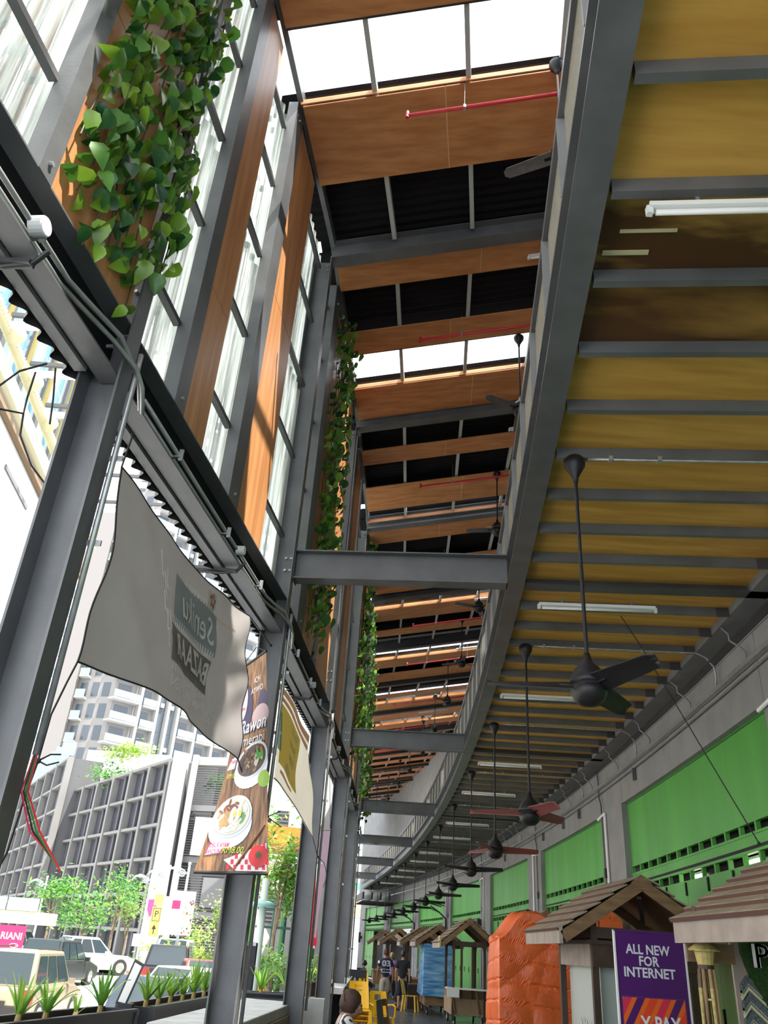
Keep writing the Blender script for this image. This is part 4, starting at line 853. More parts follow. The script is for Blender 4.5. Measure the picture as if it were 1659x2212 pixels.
# nearest stall at the right edge (only its roof shows)
SR = stall('nearest shingled stall at the right frame edge, only its roof corner showing', 2.965, 4.5, 6.32, .68, 1.92, 2.34, inset=.10, brace=False)
MB().bb((-.66, .83, 1.68), (-.33, .86, 1.80)).build('hanging_board', BRNM, SR)
ST3 = stall('open timber stall with bare posts and white shelf, left of the orange tarpaulin', 3.12, 24.4, 26.7, .80, 1.9, 2.52, base=False)
MB().bb((-.46, -.6, .62), (.46, 1.0, .80)).build('rear_board', BRNM, ST3); MB().bb((-.46, -.99, .25), (.46, .99, .62)).build('cart_body', BRNL, ST3); MB().bb((-.60, -1.35, .84), (.5, -.7, .87)).build('white_shelf', WHITE, ST3); MB().bb((-.62, -1.37, .66), (-.3, -1.35, .87)).build('paper_flap', WHITE, ST3)
for s in (-.35, .3): MB().beam((s, -.98, .3), (s-.15, -1.32, .84), .04, .05).build('shelf_brace', BRNM, ST3)
MB().bb((-.83, -1.2, 1.80), (-.79, -.85, 2.06)).build('cardboard_sheet', mat('cardboard', (.50, .38, .20), .8), ST3)
for x in (-.2, .1): MB().bb((x-.03, -.99, .62), (x+.03, -.93, 1.9)).build('post', BRN, ST3)
SB = stall('stall wrapped in the blue tarpaulin in the middle of the arcade', 2.62, 27.9, 30.3, .74, 1.93, 2.42)
SC1 = stall('half hidden stall just beyond the blue tarpaulin stall', 2.42, 32.0, 34.0, .80, 1.93, 2.45)
SD = stall('gabled stall beyond the two walking people', 1.80, 36.6, 38.8, .78, 1.93, 2.45)
SE = stall('farthest gabled stall by the far green shopfronts', 1.42, 42.0, 44.2, .8, 1.93, 2.45)
SF = stall('dark gabled stall roof peeking over the orange tarpaulin', 3.55, 16.6, 18.2, .62, 1.95, 2.45)
# tarpaulins
ORT = mat('orange_tarpaulin', (.85, .16, .04), .34, 0, .10, 3, bump=.5, bscale=13, trans=.12); BLT = mat('blue_tarpaulin', (.035, .20, .50), .32, 0, 0, 1.6, (.26, .50, .74), .5, 12, (1, 1, 6), trans=.12)
_CR = [(Vector((random.uniform(-.35, .35), random.uniform(-.35, .35), random.uniform(.75, 1))).normalized(), random.uniform(-1, 3), random.uniform(.25, 1)) for _ in range(26)]+[(Vector((random.uniform(-1, 1), random.uniform(-1, 1), random.uniform(-1, 1))).normalized(), random.uniform(-2, 14), random.uniform(.3, .9)) for _ in range(60)]
def wr_(p, a):
    w = .55*sin(p.z*3.1+p.x*2.2+p.y*1.4)*sin(p.x*2.9-p.z*1.3)
    for n_, c, k in _CR:
        d = n_.dot(p)-c
        if abs(d) < .16: w -= k*.55*max(0, 1-abs(d)/.16)**1.5
    return a*(w+.3)
def tarp(name, label, P_, zt, zb, m, ns=90, nz=46, grp=None, amp=.05):
    """closed sheet round the outline P_ (x,y): top height zt(p), bottom zb; creased in long horizontal folds"""
    cx_ = sum(p[0] for p in P_)/len(P_); cy_ = sum(p[1] for p in P_)/len(P_)
    t = thing('tarpaulin', label, 'tarpaulin', (cx_, cy_, zb), 0); L = wloc(t); n = len(P_); C_ = Vector((cx_, cy_, 0))
    seg = [(Vector((*P_[(i+1) % n], 0))-Vector((*P_[i], 0))).length for i in range(n)]; tot = sum(seg)
    def at(u):
        s = u*tot
        for i in range(n):
            if s <= seg[i]+1e-9:
                a, b = Vector((*P_[i], 0)), Vector((*P_[(i+1) % n], 0)); d = (b-a).normalized(); return a.lerp(b, s/seg[i]), Vector((d.y, -d.x, 0))
            s -= seg[i]
        return Vector((*P_[0], 0)), Vector((0, -1, 0))
    def fn(u, v):
        p, o = at(u % 1.0)
        if o.dot(p-C_) < 0: o = -o
        if v <= .78:
            k = v/.78; p.z = zb+(zt(p)-zb)*k
            fold = -.020*max(0, 1-abs(((p.z*3.6+.35*p.x+.2*p.y) % 1)-.5)*12)
            return p+o*(wr_(p, amp)+.05*(1-k)**2+fold)-L
        k = (v-.78)/.22; z0 = zt(p); q = p.lerp(C_, k); q.z = zt(q); q.z = z0+(q.z-z0) + wr_(q, amp)*min(1, k*3); return q+o*wr_(Vector((p.x, p.y, z0)), amp)*(1-k)-L
    MB().grid(fn, ns, nz).build('sheet', m, t, smooth=False)
    return t
def zto(p): return 1.90+.40*math.exp(-(abs(p.x-2.83)/.36)**3)+.56*math.exp(-(abs(p.x-3.85)/.55)**3)+.03*sin(p.y*7)
tarp('orange', 'crumpled orange tarpaulin covering a stall behind the grey header stall', [(2.29, 14.3), (4.25, 14.2), (4.25, 15.75), (2.33, 15.75)], zto, .05, ORT, 200, 90, amp=.045)
tarp('blue', 'creased blue tarpaulin wrapped round a stall', [(2.16, 27.95), (3.10, 27.9), (3.12, 30.2), (2.2, 30.2)], lambda p: 1.86+.02*sin(p.x*9), .5, BLT, 110, 50, amp=.028)
# roll-up banner stand
PUR = mat('purple_vinyl', (.075, .012, .135), .3, 0, .1, 1.2); PURL = mat('purple_light_vinyl', (.19, .035, .24), .3)
t = thing('banner_stand', 'purple roll-up stand reading ALL NEW FOR INTERNET', 'banner stand', (2.62, 8.0, 0), radians(3))
MB().bb((-.31, -.004, .06), (.31, .004, 1.90)).build('sheet', PUR, t)
for s in (-1, 1): MB().bb((s*.318-.008, -.012, .05), (s*.318+.008, .012, 1.905)).build('side_rail', WHITE, t)
MB().bb((-.325, -.012, 1.895), (.325, .012, 1.91)).build('top_rail', MT['purple_vinyl'], t); MB().bb((-.34, -.11, 0), (.34, .11, .07)).build('base', GALV, t)
LT = mat('white_print', (.68, .72, .74), .4)
for i, (s, wmx) in enumerate((('ALL NEW', .40), ('FOR', .18), ('INTERNET', .46))):
    for dx in (0,): text(s, .105, LT, t, Vector((-.02+dx, -.005, 1.76-i*.089)), (1, 0, 0), (0, 0, 1), .001, wmax=wmx, bold=.022)
MB().bb((-.28, -.009, .80), (.27, -.005, 1.395)).build('printed_card', mat('card_orange', (.75, .13, .015), .35), t); 
cols = [mat('card_pink', (.62, .03, .08), .35), PUR, MT['card_orange'], mat('card_red', (.70, .06, .02), .35)]
for k in range(-3, 9):
    x = -.28+k*.115; zc = []
    for a, b in ((0, 0), (.075, 0)): pass
    lo = lambda xx: (xx, .80); z0, z1 = .80, 1.395; sh = .36
    P_ = [(x, z0), (x+.07, z0), (x+.07+sh, z1), (x+sh, z1)]
    def clip(P_, side, val):
        out = []
        for i in range(len(P_)):
            p, q = P_[i], P_[(i+1) % len(P_)]; ip = (p[0] >= val) if side else (p[0] <= val); iq = (q[0] >= val) if side else (q[0] <= val)
            if ip: out.append(p)
            if ip != iq: s = (val-p[0])/(q[0]-p[0]); out.append((val, p[1]+(q[1]-p[1])*s))
        return out
    P_ = clip(P_, True, -.28); P_ = clip(P_, False, .27) if P_ else P_
    if len(P_) > 2: MB().add([(a, -.0105, b) for a, b in P_], [tuple(range(len(P_)))]).build('printed_stripe', cols[k % 3 if k % 3 < 2 else 3], t)
for a, b in (((-.285, 1.40), (.275, 1.40)), ((.275, 1.40), (.275, .8)), ((-.285, .8), (-.285, 1.4))): MB().beam((a[0], -.01, a[1]), (b[0], -.01, b[1]), .004, .004, (0, 1, 0)).build('card_edge', PURL, t)
text('X PAX', .16, LT, t, Vector((.04, -.013, 1.20)), (1, 0, 0), (0, 0, 1), .001, wmax=.36, bold=.022)
# bamboo wind chime
t = thing('wind_chime', 'bamboo wind chime with a woven cap hanging under the nearest stall roof', 'wind chime', (2.37, 6.1, 1.83))
STR = mat('straw', (.42, .33, .12), .8, 0, .2, 30); BAM = mat('bamboo', (.30, .20, .08), .55, 0, 0, 8, (.12, .065, .025), stretch=(1, 1, .4))
MB().tube([(0, 0, .2), (0, 0, 0)], .004, 5).build('cord', STR, t)
MB().lathe([(.004, .0), (.02, -.02), (.075, -.055), (.105, -.075), (.10, -.085), (.06, -.075)], n=16).build('woven_brim', STR, t); MB().lathe([(.068, -.07), (.064, -.10), (.056, -.145), (.052, -.165)], n=14).build('woven_cup', STR, t); MB().lathe([(.05, -.165), (.05, -.19)], n=14).build('dark_ring', BRN, t)
for k in range(7):
    a = k*2*pi/7+.3; x, y = .045*cos(a), .045*sin(a); l = .22+.05*((k*3) % 4)
    MB().tube([(x, y, -.19), (x*1.1, y*1.1, -.30)], .013, 8).build('bamboo_tube', BAM, t); MB().tube([(x*1.1, y*1.1, -.30), (x*1.25, y*1.25, -.30-l)], .0145, 8, rs=[.0145, .008]).build('bamboo_tube', MT['straw'] if k % 2 else BAM, t)
MB().tube([(0, 0, -.19), (.0, -.01, -.52)], .002, 4).build('cord', STR, t); MB().lathe([(.03, -.36), (.03, -.37)], n=12).build('clapper', WHITE, t)
# sign with turf heart and woven zigzag
t = thing('stall_sign', 'stall sign with white raised letters on a turf heart and zigzag woven panel', 'sign', (2.92, 6.36, 0))
MB().bb((-.25, .02, .30), (.55, .045, 1.9)).build('backing_board', FASC, t)
TURF = mat('artificial_turf', (.02, .065, .01), .9, 0, .4, 60, bump=.6, bscale=200)
hp_ = [(-.19, 1.90), (-.19, 1.76), (-.17, 1.68), (-.13, 1.57), (-.07, 1.47), (-.03, 1.37), (.02, 1.44), (.07, 1.56), (.2, 1.70), (.3, 1.90)]
MB().prism(hp_, (0, -.02, 0), (0, .02, 0), Vector((1, 0, 0)), Vector((0, 0, 1))).build('turf_heart', TURF, t)
for dx in (0, .006, -.006): text('PA', .215, WHITE, t, Vector((-.01+dx, -.045, 1.735)), (1, 0, 0), (0, 0, 1), .02)
CRM = mat('cream_weave', (.52, .52, .36), .8, 0, .1, 60); GRW = mat('grey_weave', (.09, .11, .12), .8, 0, .5, 90)
for k in range(9):
    z = 1.62-k*.105
    for j, (h, m) in enumerate(((.05, GRW), (.022, CRM), (.022, CRM))):
        zz = z-j*.034
        MB().prism([(-.22, zz-.06), (-.17, zz), (-.02, zz-.13), (.15, zz-.08), (.4, zz-.2), (.4, zz-.2-h), (.15, zz-.08-h), (-.02, zz-.13-h), (-.17, zz-h), (-.22, zz-.06-h)], (0, -.012+.002*j, 0), (0, .02, 0), Vector((1, 0, 0)), Vector((0, 0, 1))).build('woven_band', m, t)
# cooler boxes and oddments at the foot of the orange tarpaulin
t = thing('cooler_box', 'white polystyrene box with lid beside the grey header stall', 'box', (2.42, 10.6, .56))
CRT = thing('crate_stack', 'dark crate under the white box beside the header stall', 'crate', (2.42, 10.6, 0)); MB().bb((-.24, -.2, 0), (.2, .2, .56)).build('crate', BLACK, CRT, bev=.01)
MB().bb((-.22, -.2, 0), (.2, .2, .28)).build('body', WHITE, t, bev=.02); MB().bb((-.24, -.22, .28), (.22, .22, .36)).build('lid', WHITEM, t, bev=.02)
# ================================================================= CHAIRS
YEL2 = mat('yellow_plastic', (.80, .47, .012), .35); BLK2 = mat('black_chair_plastic', (.02, .02, .022), .4)
def chair(name, label, loc, rz, m=YEL2, group='yellow plastic chairs', rot=None, arms=False):
    t = thing(name, label, 'chair', loc, rz, group)
    if rot: t.rotation_euler = rot
    MB().grid(lambda u, v: ((u-.5)*(.42-.03*v), (v-.5)*.42, .43-.015*sin(pi*u)*sin(pi*v)), 6, 6, .014, (0, 0, -1)).build('seat', m, t, smooth=False)
    def bk(u, v): return ((u-.5)*(.40-.06*v*v), -.20-.10*v-.05*cos((u-.5)*2.4)+.03, .44+.42*v)
    mb = MB()
    for (u0, u1, v0, v1) in ((0, 1, 0, .62), (0, .3, .62, .86), (.7, 1, .62, .86), (0, 1, .86, 1)):
        mb.grid(lambda u, v: bk(u0+(u1-u0)*u, v0+(v1-v0)*v), 6, 3, .012, (0, -1, 0))
    mb.build('backrest', m, t)
    for sx in (-1, 1):
        for sy in (-1, 1):
            MB().prism([(-.028, -.02), (.028, -.02), (.028, .02), (-.028, .02)], (sx*.18, sy*.18, .425), (sx*.215, sy*.225, 0), Vector((1, 0, 0)), Vector((0, 1, 0))).build('leg', m, t)
        if arms: MB().tube([(sx*.21, -.22, .62), (sx*.235, .0, .64), (sx*.235, .17, .62), (sx*.22, .19, .43)], .018, 6).build('armrest', m, t)
    return t
for k, l in enumerate(('lowest of the stack behind the seated woman', 'second from the bottom of the stack', 'third from the bottom of the stack', 'topmost of the stack behind the seated woman')): chair('plastic_chair', 'yellow plastic chair, '+l, (.17, 17.0, .075*k), pi+.1)
chair('plastic_chair', 'yellow plastic chair tipped back beside the stack', (.62, 15.6, .16), 0, rot=(radians(62), 0, radians(205)))
chair('plastic_chair', 'yellow plastic chair lying upside down in the foreground, cut by the bottom edge', (.58, 12.6, .55), 0, rot=(radians(205), radians(12), radians(215)))
chair('plastic_armchair', 'yellow plastic armchair behind the tipped chair', (.66, 19.3, 0), pi+.3, arms=True)
chair('plastic_chair', 'single yellow chair standing beside the blue tarpaulin stall', (1.87, 29.2, 0), -pi/2-.3)
chair('plastic_chair', 'yellow chair in front of the far planter, under the black chair', (.42, 33.5, 0), pi)
chair('black_chair', 'black plastic chair by the far planter', (.35, 34.8, .12), pi, BLK2, 'black chairs')
chair('black_chair', 'black chair just beyond the yellow stack', (.42, 20.5, 0), pi, BLK2, 'black chairs')
chair('black_chair', 'dark grey folding seat in front of the seated woman, bottom of frame', (.42, 9.9, .25), 0, BLK2, None, rot=(radians(-25), 0, radians(70)))
# ================================================================= PEOPLE
SKN = mat('brown_skin', (.30, .155, .09), .5); SKN2 = mat('light_brown_skin', (.42, .235, .145), .5); HAIR = mat('black_hair', (.012, .01, .01), .4)
def head_mesh(m):
    v = []; f = []; n, k = 40, 30
    g = lambda a, b, s: math.exp(-((a-b)/s)**2)
    for j in range(k+1):
        ph = pi*j/k; z = cos(ph)
        for i in range(n):
            th = 2*pi*i/n; x = sin(ph)*sin(th); y = sin(ph)*cos(th)                  # +y is the face
            fx, fy = x, y; front = max(0, y)
            r = 1.0
            X = x*.077; Y = y*.098; Z = z*.118
            if z < -.15: X *= 1-.30*((-.15-z)/.85); Y = Y*(1-.12*((-.15-z)/.85))+.012*front
            if y > .2:
                Y += .026*g(x, 0, .16)*g(z, -.17, .14)*(z < .05 or 1) + .014*g(x, 0, .13)*g(z, .02, .16)       # nose
                Y -= .010*(g(x, .38, .17)+g(x, -.38, .17))*g(z, .10, .10)                                         # eye sockets
                Y += .006*g(z, .26, .1)*g(x, 0, .5)                                                              # brow
                Y += .010*g(x, 0, .25)*(g(z, -.45, .05)+g(z, -.55, .05))                                          # lips
                Y += .010*g(x, 0, .25)*g(z, -.78, .14)                                                           # chin
            v.append((X, Y, Z))
    for j in range(k): f += [(j*n+i, j*n+(i+1) % n, (j+1)*n+(i+1) % n, (j+1)*n+i) for i in range(n)]
    return mesh('head', v, f, m, True)
def person(label, loc, rz, H, pose, shirt, bottom, hair=HAIR, sk=SKN, sleeve=.45, leg=.5, female=False, turn=0, nod=0):
    t = thing('person', label, 'person', loc, rz); s = H/1.70; wS = .165 if female else .19; hip = .095
    J = lambda d: {k: (tuple(c*s for c in p), r*s if not isinstance(r, tuple) else (r[0]*s, r[1]*s)) for k, (p, r) in d.items()}
    sit = pose == 'sit'; zp = .50 if sit else .92
    T = {'pel': ((0, 0, zp), (.145, .105)), 'waist': ((0, .0, zp+.17), (.13, .095)), 'chest': ((0, .0 if not sit else .05, zp+.38), (.155, .11)), 'shc': ((0, .0 if not sit else .07, zp+.50), (.10, .085)), 'neck': ((0, .02 if not sit else .10, zp+.58), .052), 'hb': ((0, .03 if not sit else .12, zp+.645), .05)}
    for sd, q in (('L', -1), ('R', 1)):
        T['sh'+sd] = ((q*wS, T['shc'][0][1], zp+.485), .068)
        if sit: T['el'+sd] = ((q*(wS+.05), .14, zp+.23), .046); T['wr'+sd] = ((q*.13, .36, zp+.24), .033); T['ha'+sd] = ((q*.10, .44, zp+.23), (.04, .02))
        else:
            sw = (.10 if sd == 'L' else -.08)
            T['el'+sd] = ((q*(wS+.065), sw*.4-.02, zp+.23), .046); T['wr'+sd] = ((q*(wS+.075), sw+.02, zp-.01), .031); T['ha'+sd] = ((q*(wS+.07), sw+.04, zp-.09), (.022, .042))
        if sit: T['hi'+sd] = ((q*hip, .04, zp), .095); T['kn'+sd] = ((q*.13, .44, zp-.01), .062); T['an'+sd] = ((q*.13, .44, .09), .042); T['to'+sd] = ((q*.14, .60, .04), (.04, .03))
        else:
            fw = (.14 if sd == 'R' else -.10)
            T['hi'+sd] = ((q*hip, 0, zp-.06), .088); T['kn'+sd] = ((q*(hip+.01), fw*.7+.03, .50), .062); T['an'+sd] = ((q*(hip+.01), fw-.02, .085), .040); T['to'+sd] = ((q*(hip+.025), fw+.14, .035), (.042, .028))
    E = [('pel', 'waist'), ('waist', 'chest'), ('chest', 'shc'), ('shc', 'neck'), ('neck', 'hb')]
    for q in 'LR': E += [('shc', 'sh'+q), ('sh'+q, 'el'+q), ('el'+q, 'wr'+q), ('wr'+q, 'ha'+q), ('pel', 'hi'+q), ('hi'+q, 'kn'+q), ('kn'+q, 'an'+q), ('an'+q, 'to'+q)]
    b = skin('body', J(T), E, sk, t, 2, 'pel')
    for q in 'LR':                                                                    # five fingers of different length on each hand
        h = Vector(T['ha'+q][0])*s; w_ = Vector(T['wr'+q][0])*s; d_ = (h-w_).normalized(); sg = -1 if q == 'L' else 1
        a_ = Vector((0, 1, 0)) if not sit else Vector((1, 0, 0)); mb = MB()
        for k, (o, l) in enumerate(((-.028, .062), (-.009, .074), (.010, .070), (.028, .056))):
            p = h+a_*o*s; mb.tube([p, p+d_*l*.5*s+Vector((0, 0, -.006)), p+d_*l*s+Vector((-sg*.014, 0, -.014))*s], .0085*s, 6, rs=[.009*s, .008*s, .006*s])
        p = w_.lerp(h, .5); mb.tube([p+a_*.02*s, p+a_*.05*s+d_*.03*s, p+a_*.055*s+d_*.065*s], .0095*s, 6, rs=[.011*s, .0095*s, .007*s]); mb.build('fingers', sk, b, smooth=True)
    hd = inst('head', head_mesh(sk), t, (0, (T['hb'][0][1]+.02)*s, (zp+.735)*s), (nod, 0, turn), (s, s, s))
    for q in (-1, 1):
        MB().ball((q*.079, -.005, -.01), .026, 8, 6, (.4, .75, 1.25)).build('ear', sk, hd, smooth=True)
        MB().ball((q*.030, .083, .012), .0115, 10, 8, (1.2, .7, .8)).build('eye', WHITE, hd, smooth=True); MB().ball((q*.030, .090, .012), .0062, 8, 6).build('iris', HAIR, hd)
        MB().tube([(q*.014, .101, .036), (q*.032, .098, .042), (q*.05, .086, .036)], .0028, 5).build('eyebrow', HAIR, hd)
    MB().tube([(-.022, .104, -.056), (0, .112, -.058), (.022, .104, -.056)], .004, 6).build('mouth', mat('lip', (.26, .09, .07), .5) if 'lip' not in MT else MT['lip'], hd)
    def inflate(keys, k, extra, name, m):
        D = {a: (T[a][0], tuple(r+k for r in T[a][1]) if isinstance(T[a][1], tuple) else T[a][1]+k) for a in keys}
        D.update(extra); Ee = [(a, b_) for a, b_ in E if a in D and b_ in D]; return D, Ee, name, m
    ex = {}; EE = []
    for q in 'LR':
        a, c = Vector(T['sh'+q][0]), Vector(T['el'+q][0]); ex['sl'+q] = (tuple(a.lerp(c, sleeve*1.6)), .062); EE.append(('sh'+q, 'sl'+q))
    D, Ee, nm, m = inflate(['pel', 'waist', 'chest', 'shc', 'shL', 'shR'], .018, ex, 'shirt', shirt); D['pel'] = ((0, T['pel'][0][1], zp-.07), (.185, .145)); D['collar'] = ((0, T['neck'][0][1]-.005, zp+.57), .066); D['chest'] = (T['chest'][0], (.175, .135)); D['shc'] = (T['shc'][0], (.125, .105)); EE.append(('shc', 'collar'))
    sh = skin('shirt', J(D), Ee+EE, shirt, t, 2, 'pel')
    ex = {}; EE = []
    for q in 'LR':
        a, c = Vector(T['kn'+q][0]), Vector(T['an'+q][0]); ex['cu'+q] = (tuple(a.lerp(c, leg)), .078 if leg < .3 else .066); EE.append(('kn'+q, 'cu'+q))
    D, Ee, nm, m = inflate(['pel', 'hiL', 'hiR', 'knL', 'knR'], .034, ex, 'trousers', bottom); D['wb'] = ((0, 0, zp+.08), (.145, .11)); EE.append(('pel', 'wb'))
    skin('trousers', J(D), Ee+EE, bottom, t, 2, 'pel')
    for q in 'LR':
        p = Vector(T['an'+q][0])*s; MB().box((p.x+(.012 if q == 'R' else -.012)*s, p.y+.075*s, .014), (.095*s, .27*s, .026)).build('sandal', BLACK, t, bev=.008)
    if hair: MB().lathe([(.004, .128), (.05, .115), (.082, .07), (.090, .01), (.088, -.04), (.06, -.075)], (0, -.018, 0), 16, .98, 1.12).build('hair', hair, hd, smooth=True)
    return t, hd, sh
NVY = mat('navy_jersey', (.012, .014, .045), .7); BLT_ = mat('black_cotton', (.012, .012, .016), .85); KHA = mat('khaki_shorts', (.42, .38, .30), .85); NAV = mat('dark_navy_trousers', (.012, .015, .035), .8); WHC = mat('white_jersey_print', (.75, .76, .80), .6)
P1, h1, s1 = person('person walking away in a navy jersey numbered 03 and khaki shorts', (1.08, 30.0, 0), .08, 1.60, 'walk', NVY, KHA, mat('maroon_cap', (.10, .03, .03), .7), SKN, .5, .12)
for tx, z, sz, wmx in (('03', 1.24, .24, .27), ('ADIDAS', 1.04, .10, .26)):
    if tx != '03': MB().prism([(-.15, -.05), (.15, -.05), (.15, .05), (-.15, .05)], (0, -.142, z), (0, -.150, z), Vector((1, 0, 0)), Vector((0, 0, 1))).build('print_band', WHC, P1)
    for dx in (0, .008, -.008): text(tx, sz, WHC if tx == '03' else NVY, P1, Vector((dx, -.153, z)), (1, 0, 0), (0, 0, 1), .001, wmax=wmx, bold=.02)
for q in (-1, 1): MB().ball((q*.215, -.01, 1.27), .062, 10, 8, (.8, 1.0, .9)).build('white_sleeve', WHC, P1, smooth=True)
person('person walking away in a black T-shirt and dark three-quarter trousers', (1.62, 29.6, 0), -.06, 1.585, 'walk', BLT_, NAV, HAIR, SKN2, .5, .30, True)
TURB = mat('brown_headscarf', (.055, .025, .02), .7, 0, .3, 10, bump=.3)
def stripes():
    m = mat('striped_blouse', (.70, .68, .66), .8); n = m.node_tree.nodes; L = m.node_tree.links
    t = n.new('ShaderNodeTexCoord'); w = n.new('ShaderNodeTexWave'); w.inputs['Scale'].default_value = 7; w.inputs['Distortion'].default_value = 1.2; w.bands_direction = 'DIAGONAL'
    r = n.new('ShaderNodeValToRGB'); r.color_ramp.interpolation = 'CONSTANT'; r.color_ramp.elements[0].color = (.03, .02, .04, 1); r.color_ramp.elements[1].position = .42; r.color_ramp.elements[1].color = (.72, .70, .68, 1)
    L.new(t.outputs['Object'], w.inputs['Vector']); L.new(w.outputs['Fac'], r.inputs[0]); L.new(r.outputs[0], n['Principled BSDF'].inputs['Base Color']); return m
PW_, hW, sW = person('seated person in a brown headscarf and striped blouse looking down, bottom of frame', (-.10, 9.46, .05), -1.50, 1.56, 'sit', stripes(), NAV, None, mat('tan_skin', (.36, .19, .105), .5), .95, .9, True, -.15, -.28)
hW.location.z -= .075
MB().lathe([(.004, .148), (.045, .142), (.085, .11), (.106, .05), (.108, .0), (.098, -.05), (.06, -.09), (.01, -.10)], (0, -.035, .008), 22, .98, 1.10).build('headscarf', TURB, hW, smooth=True)
for k in range(5): MB().tube([(-.09+.0*k, .045-.02*k, .03+.012*k), (-.05, .02-.03*k, .10+.01*k), (.0, -.02-.03*k, .135), (.06, -.02-.03*k, .10), (.098, .03-.03*k, .02)], .007, 6).build('scarf_fold', TURB, hW, smooth=True)
for q in (-1, 1): MB().ball((q*.083, .0, -.04), .006, 8, 6).build('earring', WHITE, hW)
chair('folding_chair', 'grey chair under the seated person in the headscarf', (-.10, 9.46, .05), -1.50, mat('grey_plastic', (.30, .32, .34), .5), None)
PUS = mat('lilac_shirt', (.33, .16, .42), .8)
person('person in a lilac shirt and yellow cap behind the walkers', (1.52, 35.6, 0), 3.0, 1.5, 'walk', PUS, NAV, mat('yellow_cap', (.65, .38, .03), .7), SKN, .9, .9)
person('person in black seated at the far planter', (.36, 36.5, 0), -1.2, 1.55, 'sit', BLT_, NAV, HAIR, SKN, .5, .9)
person('person in dark clothes seated by the blue tarpaulin stall, left one', (1.95, 31.2, 0), 1.2, 1.5, 'sit', BLT_, NAV, HAIR, SKN, .5, .9)
person('person in dark clothes seated by the blue tarpaulin stall, right one', (2.42, 31.3, 0), 1.6, 1.5, 'sit', NVY, NAV, HAIR, SKN, .5, .9)
person('person in a yellow shirt outside, right of the second column', (-2.42, 23.5, -.70), .3, 1.62, 'walk', mat('yellow_shirt', (.75, .42, .02), .8), NAV, HAIR, SKN, .5, .9)
t = thing('counter_table', 'brown counter in front of the seated people by the blue stall', 'table', (2.05, 30.5, 0)); MB().bb((-.25, -.2, .68), (.35, .2, .72)).build('top', BRNM, t); MB().bb((-.2, -.15, 0), (.3, .15, .68)).build('body', BRN, t)
# wall boxes and outdoor fan shades on the pilasters
for i, (y, z) in enumerate([(23.0, 2.45), (30.9, 2.45), (38.5, 2.35), (46.5, 2.3), (54.3, 2.3), (62.2, 2.3)]):
    t = thing('wall_lamp', 'black box wall lamp on the grey pilaster, '+fx[i], 'wall lamp', PW(y, -.16, z), 0, 'black box lamps on the pilasters')
    a = -atan2(slope(y), 1); MB().box((0, 0, 0), (.14, .16, .62), Matrix.Rotation(a, 3, 'Z')).build('body', BLACK, t); MB().box(NV(y)*.10, (.10, .10, .16), Matrix.Rotation(a, 3, 'Z')).build('bracket', BLACK, t)
for i, (y, z) in enumerate([(38.6, 3.55), (46.5, 3.5)]):
    t = thing('wall_canopy', 'dark leaf-shaped canopy on a bracket arm, '+['nearer one', 'farther one'][i], 'canopy', PW(y, -.02, z-.7), 0, 'leaf-shaped canopies on the pilasters'); T, N = TV(y), NV(y)
    MB().beam(Vector((0, 0, -.45)), Vector((0, 0, .1)), .1, .1, (1, 0, 0)).build('wall_plate', BLACK, t)
    for s in (-1, 1):
        MB().tube([Vector((0, 0, .1)), -N*.3+Vector((0, 0, .35)), -N*.75+T*s*.5+Vector((0, 0, .55))], .03, 6).build('arm', BLACK, t)
        MB().grid(lambda u, v: -N*(.15+1.5*u)+T*(s*.45+(v-.5)*.75*sin(pi*min(1, max(.05, u*.9+.1))))+Vector((0, 0, .58+.14*sin(pi*u)-.05*u)), 12, 4, .02, (0, 0, 1)).build('leaf_panel', mat('dark_canopy', (.03, .045, .05), .4) if 'dark_canopy' not in MT else MT['dark_canopy'], t, smooth=True)
t = thing('shop_signboard', 'white shop signboard with brown pattern over the sixth bay', 'sign', PW(50.5, .02, 2.45))
sweep(rect(.03, .08, 2.05, 2.72), [47.6, 50.5, 53.5], PW).build('board', WHITE, t, w=True); sweep(rect(.02, .03, 2.2, 2.48), [47.9, 50.5, 53.2], PW).build('printed_strip', mat('brown_print', (.30, .22, .12), .6, 0, .7, 3, stretch=(3, 3, .2)), t, w=True)
t = thing('air_duct', 'black duct frame under the gallery at the far end', 'duct', PF(52, .5, 4.2))
for k in range(4): MB().beam(PF(50.5, -.6+.5*k, 4.3), PF(55, -.6+.5*k, 4.3), .1, .35).build('duct_run', BLACK, t, w=True)
for k in range(5): MB().beam(PF(50.5+k, -.7, 4.0), PF(50.5+k, 1.4, 4.0), .06, .06).build('cross_bar', BLACK, t, w=True)
t = thing('yellow_board', 'yellow board at the far end of the arcade', 'sign', (-.7, 58, 0)); MB().bb((-.9, 0, 1.2), (.45, .1, 2.1)).build('board', YEL2, t); MB().bb((-.9, 0, 3.0), (.3, .1, 4.2)).build('board', YEL2, t); MB().bb((-.3, .02, 0), (-.2, .08, 4.2)).build('post', GREEND, t)
